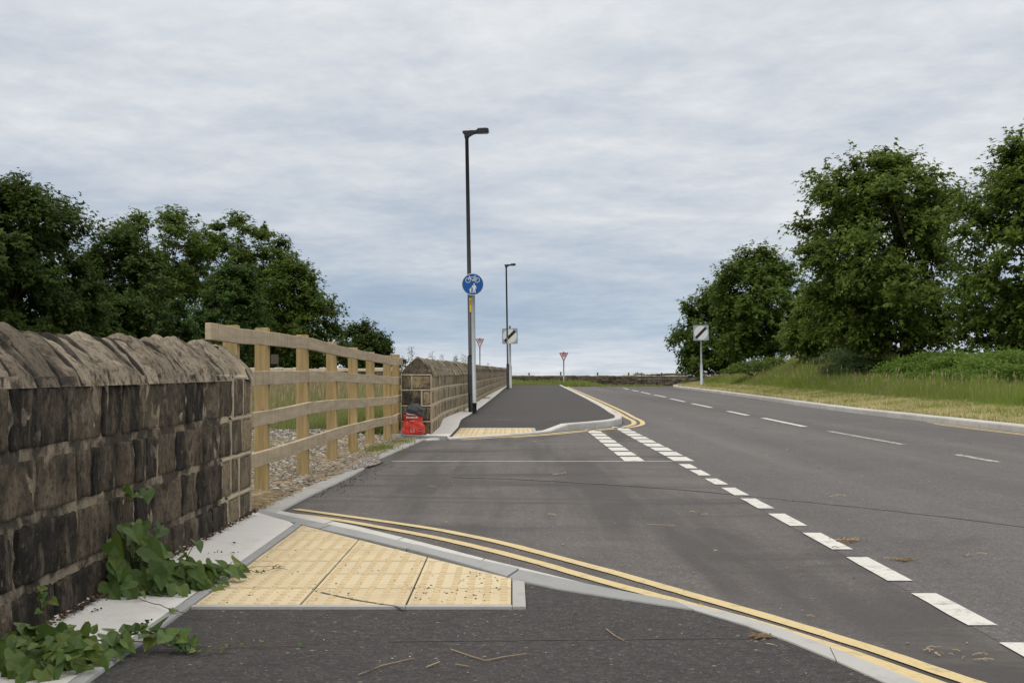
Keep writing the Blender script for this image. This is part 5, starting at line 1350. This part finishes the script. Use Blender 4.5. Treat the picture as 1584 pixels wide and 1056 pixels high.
def straws(name, x, y, z, ln, wd, seed, mat):
    r_ = np.random.default_rng(seed); n = len(x); a = r_.uniform(0, 2*math.pi, n); d = np.stack([np.cos(a), np.sin(a), r_.normal(0, .06, n)], 1); s = np.stack([-np.sin(a), np.cos(a), np.zeros(n)], 1)
    c = np.stack([x, y, z+.003], 1); bend = r_.normal(0, .12, n)[:, None]*ln[:, None]*s; bend[:, 2] = .004; hw = (wd/2)[:, None]
    up_ = np.array([0, 0, 1.0])*hw*1.6
    A, B, C_ = c-d*ln[:, None]/2, c+bend, c+d*ln[:, None]/2
    V = np.stack([A-s*hw, A+s*hw, B-s*hw, B+s*hw, C_-s*hw, C_+s*hw, A+up_, B+up_, C_+up_], 1).reshape(-1, 3); i = np.arange(n)*9
    F = np.concatenate([np.stack([i+a_, i+b_, i+c_, i+d_], 1) for a_, b_, c_, d_ in ((0, 6, 7, 2), (2, 7, 8, 4), (1, 3, 7, 6), (3, 5, 8, 7))])
    return struct(mkmesh(name, V, F, mat), 'stuff')
n = 2600; y = 8.8+9.5*rng.random(n); xe = np.interp(y, Eb[:, 1], Eb[:, 0]); x = xe+.03-rng.random(n)**1.6*2.2
straws('straw_litter', x, y, np.full(n, .022), .03+.07*rng.random(n), .003+.004*rng.random(n), 4, M['straw'])
n = 420; y = 8.7+1.2*rng.random(n); x = -1.62-rng.random(n)*.25; straws('straw_pile', x, y, .02+.03*rng.random(n), .05+.08*rng.random(n), .003+.002*rng.random(n), 14, M['straw'])
# litter on the footway, the paving and the road
def px_scatter(lst, spread, n, seed):
    r_ = np.random.default_rng(seed); X = []; Y = []
    for (px, py) in lst:
        gx, gy = G(px, py); X.append(r_.normal(gx, spread, n)); Y.append(r_.normal(gy, spread*1.3, n))
    return np.concatenate(X), np.concatenate(Y)
x, y = px_scatter([(640, 917), (660, 918), (700, 925), (740, 928), (770, 905), (720, 900)], .07, 16, 1); k = (y > 5.2) & (x < -.02) & (y < 5.8-x*1.6)
scatter('paving_crumbs', x[k], y[k], np.full(k.sum(), .022), .002+.0035*rng.random(k.sum()), M['crumb'], 5)
x = rng.uniform(-1.2, .0, 130); y = 5.2+rng.random(130)*2.2; k = y < 5.75-x*1.6; scatter('paving_grit', x[k], y[k], np.full(k.sum(), .022), .002+.0035*rng.random(k.sum()), M['crumb'], 6)
x, y = px_scatter([(105, 958), (125, 950), (140, 940), (152, 928), (70, 965)], .035, 40, 2); x = np.clip(x, -1.56, -1.4)
scatter('soil_crumbs', x, y, np.full(len(x), .048), .003+.007*rng.random(len(x)), M['soil'], 7)
x, y = px_scatter([(335, 865), (363, 850), (360, 866), (150, 957), (218, 982), (230, 975)], .012, 5, 3)
scatter('soil_clods', x, y, np.full(len(x), .035), .004+.005*rng.random(len(x)), M['soil'], 8)
yw = rng.uniform(3.8, 8.4, 900); xw = -1.575+np.abs(rng.normal(0, .018, 900)); scatter('wall_foot_grit', xw, yw, np.full(900, .052), .004+.008*rng.random(900)**2, M['crumb'], 18)
n = 260; x = rng.uniform(-1.1, 1.0, n); y = 4.0+rng.random(n)*1.1; k = (x < np.interp(-y, -Ki[::-1, 1][::-1], Ki[:, 0])-.05) & (y < 5.1)
scatter('footway_grit', x[k], y[k], np.full(k.sum(), .013), .0015+.003*rng.random(k.sum())**2, M['gravel'], 9)
n = 900; x = rng.uniform(-1.2, 7.2, n); y = 4.5+rng.random(n)**1.5*22; k = (x > np.interp(y, Ko[::-1, 1], Ko[::-1, 0])+.05); 
scatter('road_grit', x[k], y[k], np.full(k.sum(), .005), .002+.006*rng.random(k.sum())**3, M['gravel'], 10)
x, y = px_scatter([(1305, 838), (1395, 866), (1515, 655+365), (1500, 690+170), (1310, 835), (1290, 655+113), (1462, 1010), (858, 735), (1082, 706+90), (1180, 990)], .035, 7, 4)
straws('road_straw', x, y, np.full(len(x), .006), .015+.04*rng.random(len(x)), .002+.002*rng.random(len(x)), 5, M['straw'])
x = rng.uniform(-1, 7, 120); y = 4.5+rng.random(120)**1.4*28; k = (x > np.interp(y, Ko[::-1, 1], Ko[::-1, 0])+.05); x, y = x[k], y[k]; straws('stray_straw', x, y, np.full(len(x), .006), .02+.06*rng.random(len(x)), .003+.002*rng.random(len(x)), 15, M['straw'])
mb = MB()
for pts in (((697, 1012), (725, 1022), (752, 1030)), ((752, 1030), (780, 1024), (815, 1019)), ((555, 1052), (590, 1038), (640, 1026)), ((660, 1040), (680, 1032)), ((938, 980), (950, 990), (966, 999)), ((1000, 815), (1045, 817)), ((705, 1036), (725, 1039))):
    mb.tube([(*G(a, b), .018) for a, b in pts], [.0022, .002, .0012][:len(pts)], 5)
struct(mb.build('dry_stalks', M['straw']), 'stuff')
# tufts by the kerb near the far end of the fence and at wall feet
def tuft(px, py, n, h, seed, label, z=0):
    r_ = np.random.default_rng(seed); gx, gy = G(px, py, z); x = r_.normal(gx, .10, n); y = r_.normal(gy, .22, n)
    o = grass('grass_tuft', np.stack([x-gx, y-gy, np.zeros(n)], 1), h*r_.uniform(.4, 1, n), M['grass_green'], .008, .6, seed); del o['kind']; o.location = (gx, gy, z)
    tag(o, label, 'grass tuft', 'grass tufts along the kerbs')
tuft(590, 697, 260, .09, 1, 'green tuft on the gravel in front of the far fence posts')
tuft(618, 686, 200, .08, 2, 'green tuft in the gravel below the rubbish sack')
tuft(574, 700, 120, .08, 3, 'small tuft on the gravel, leftmost of the tufts near the fence end')
tuft(712, 638, 90, .10, 4, 'tiny tuft at the wall foot left of the street lamp', .1)
tuft(750, 617, 80, .12, 5, 'tiny tuft at the wall foot right of the blue sign pole', .1)
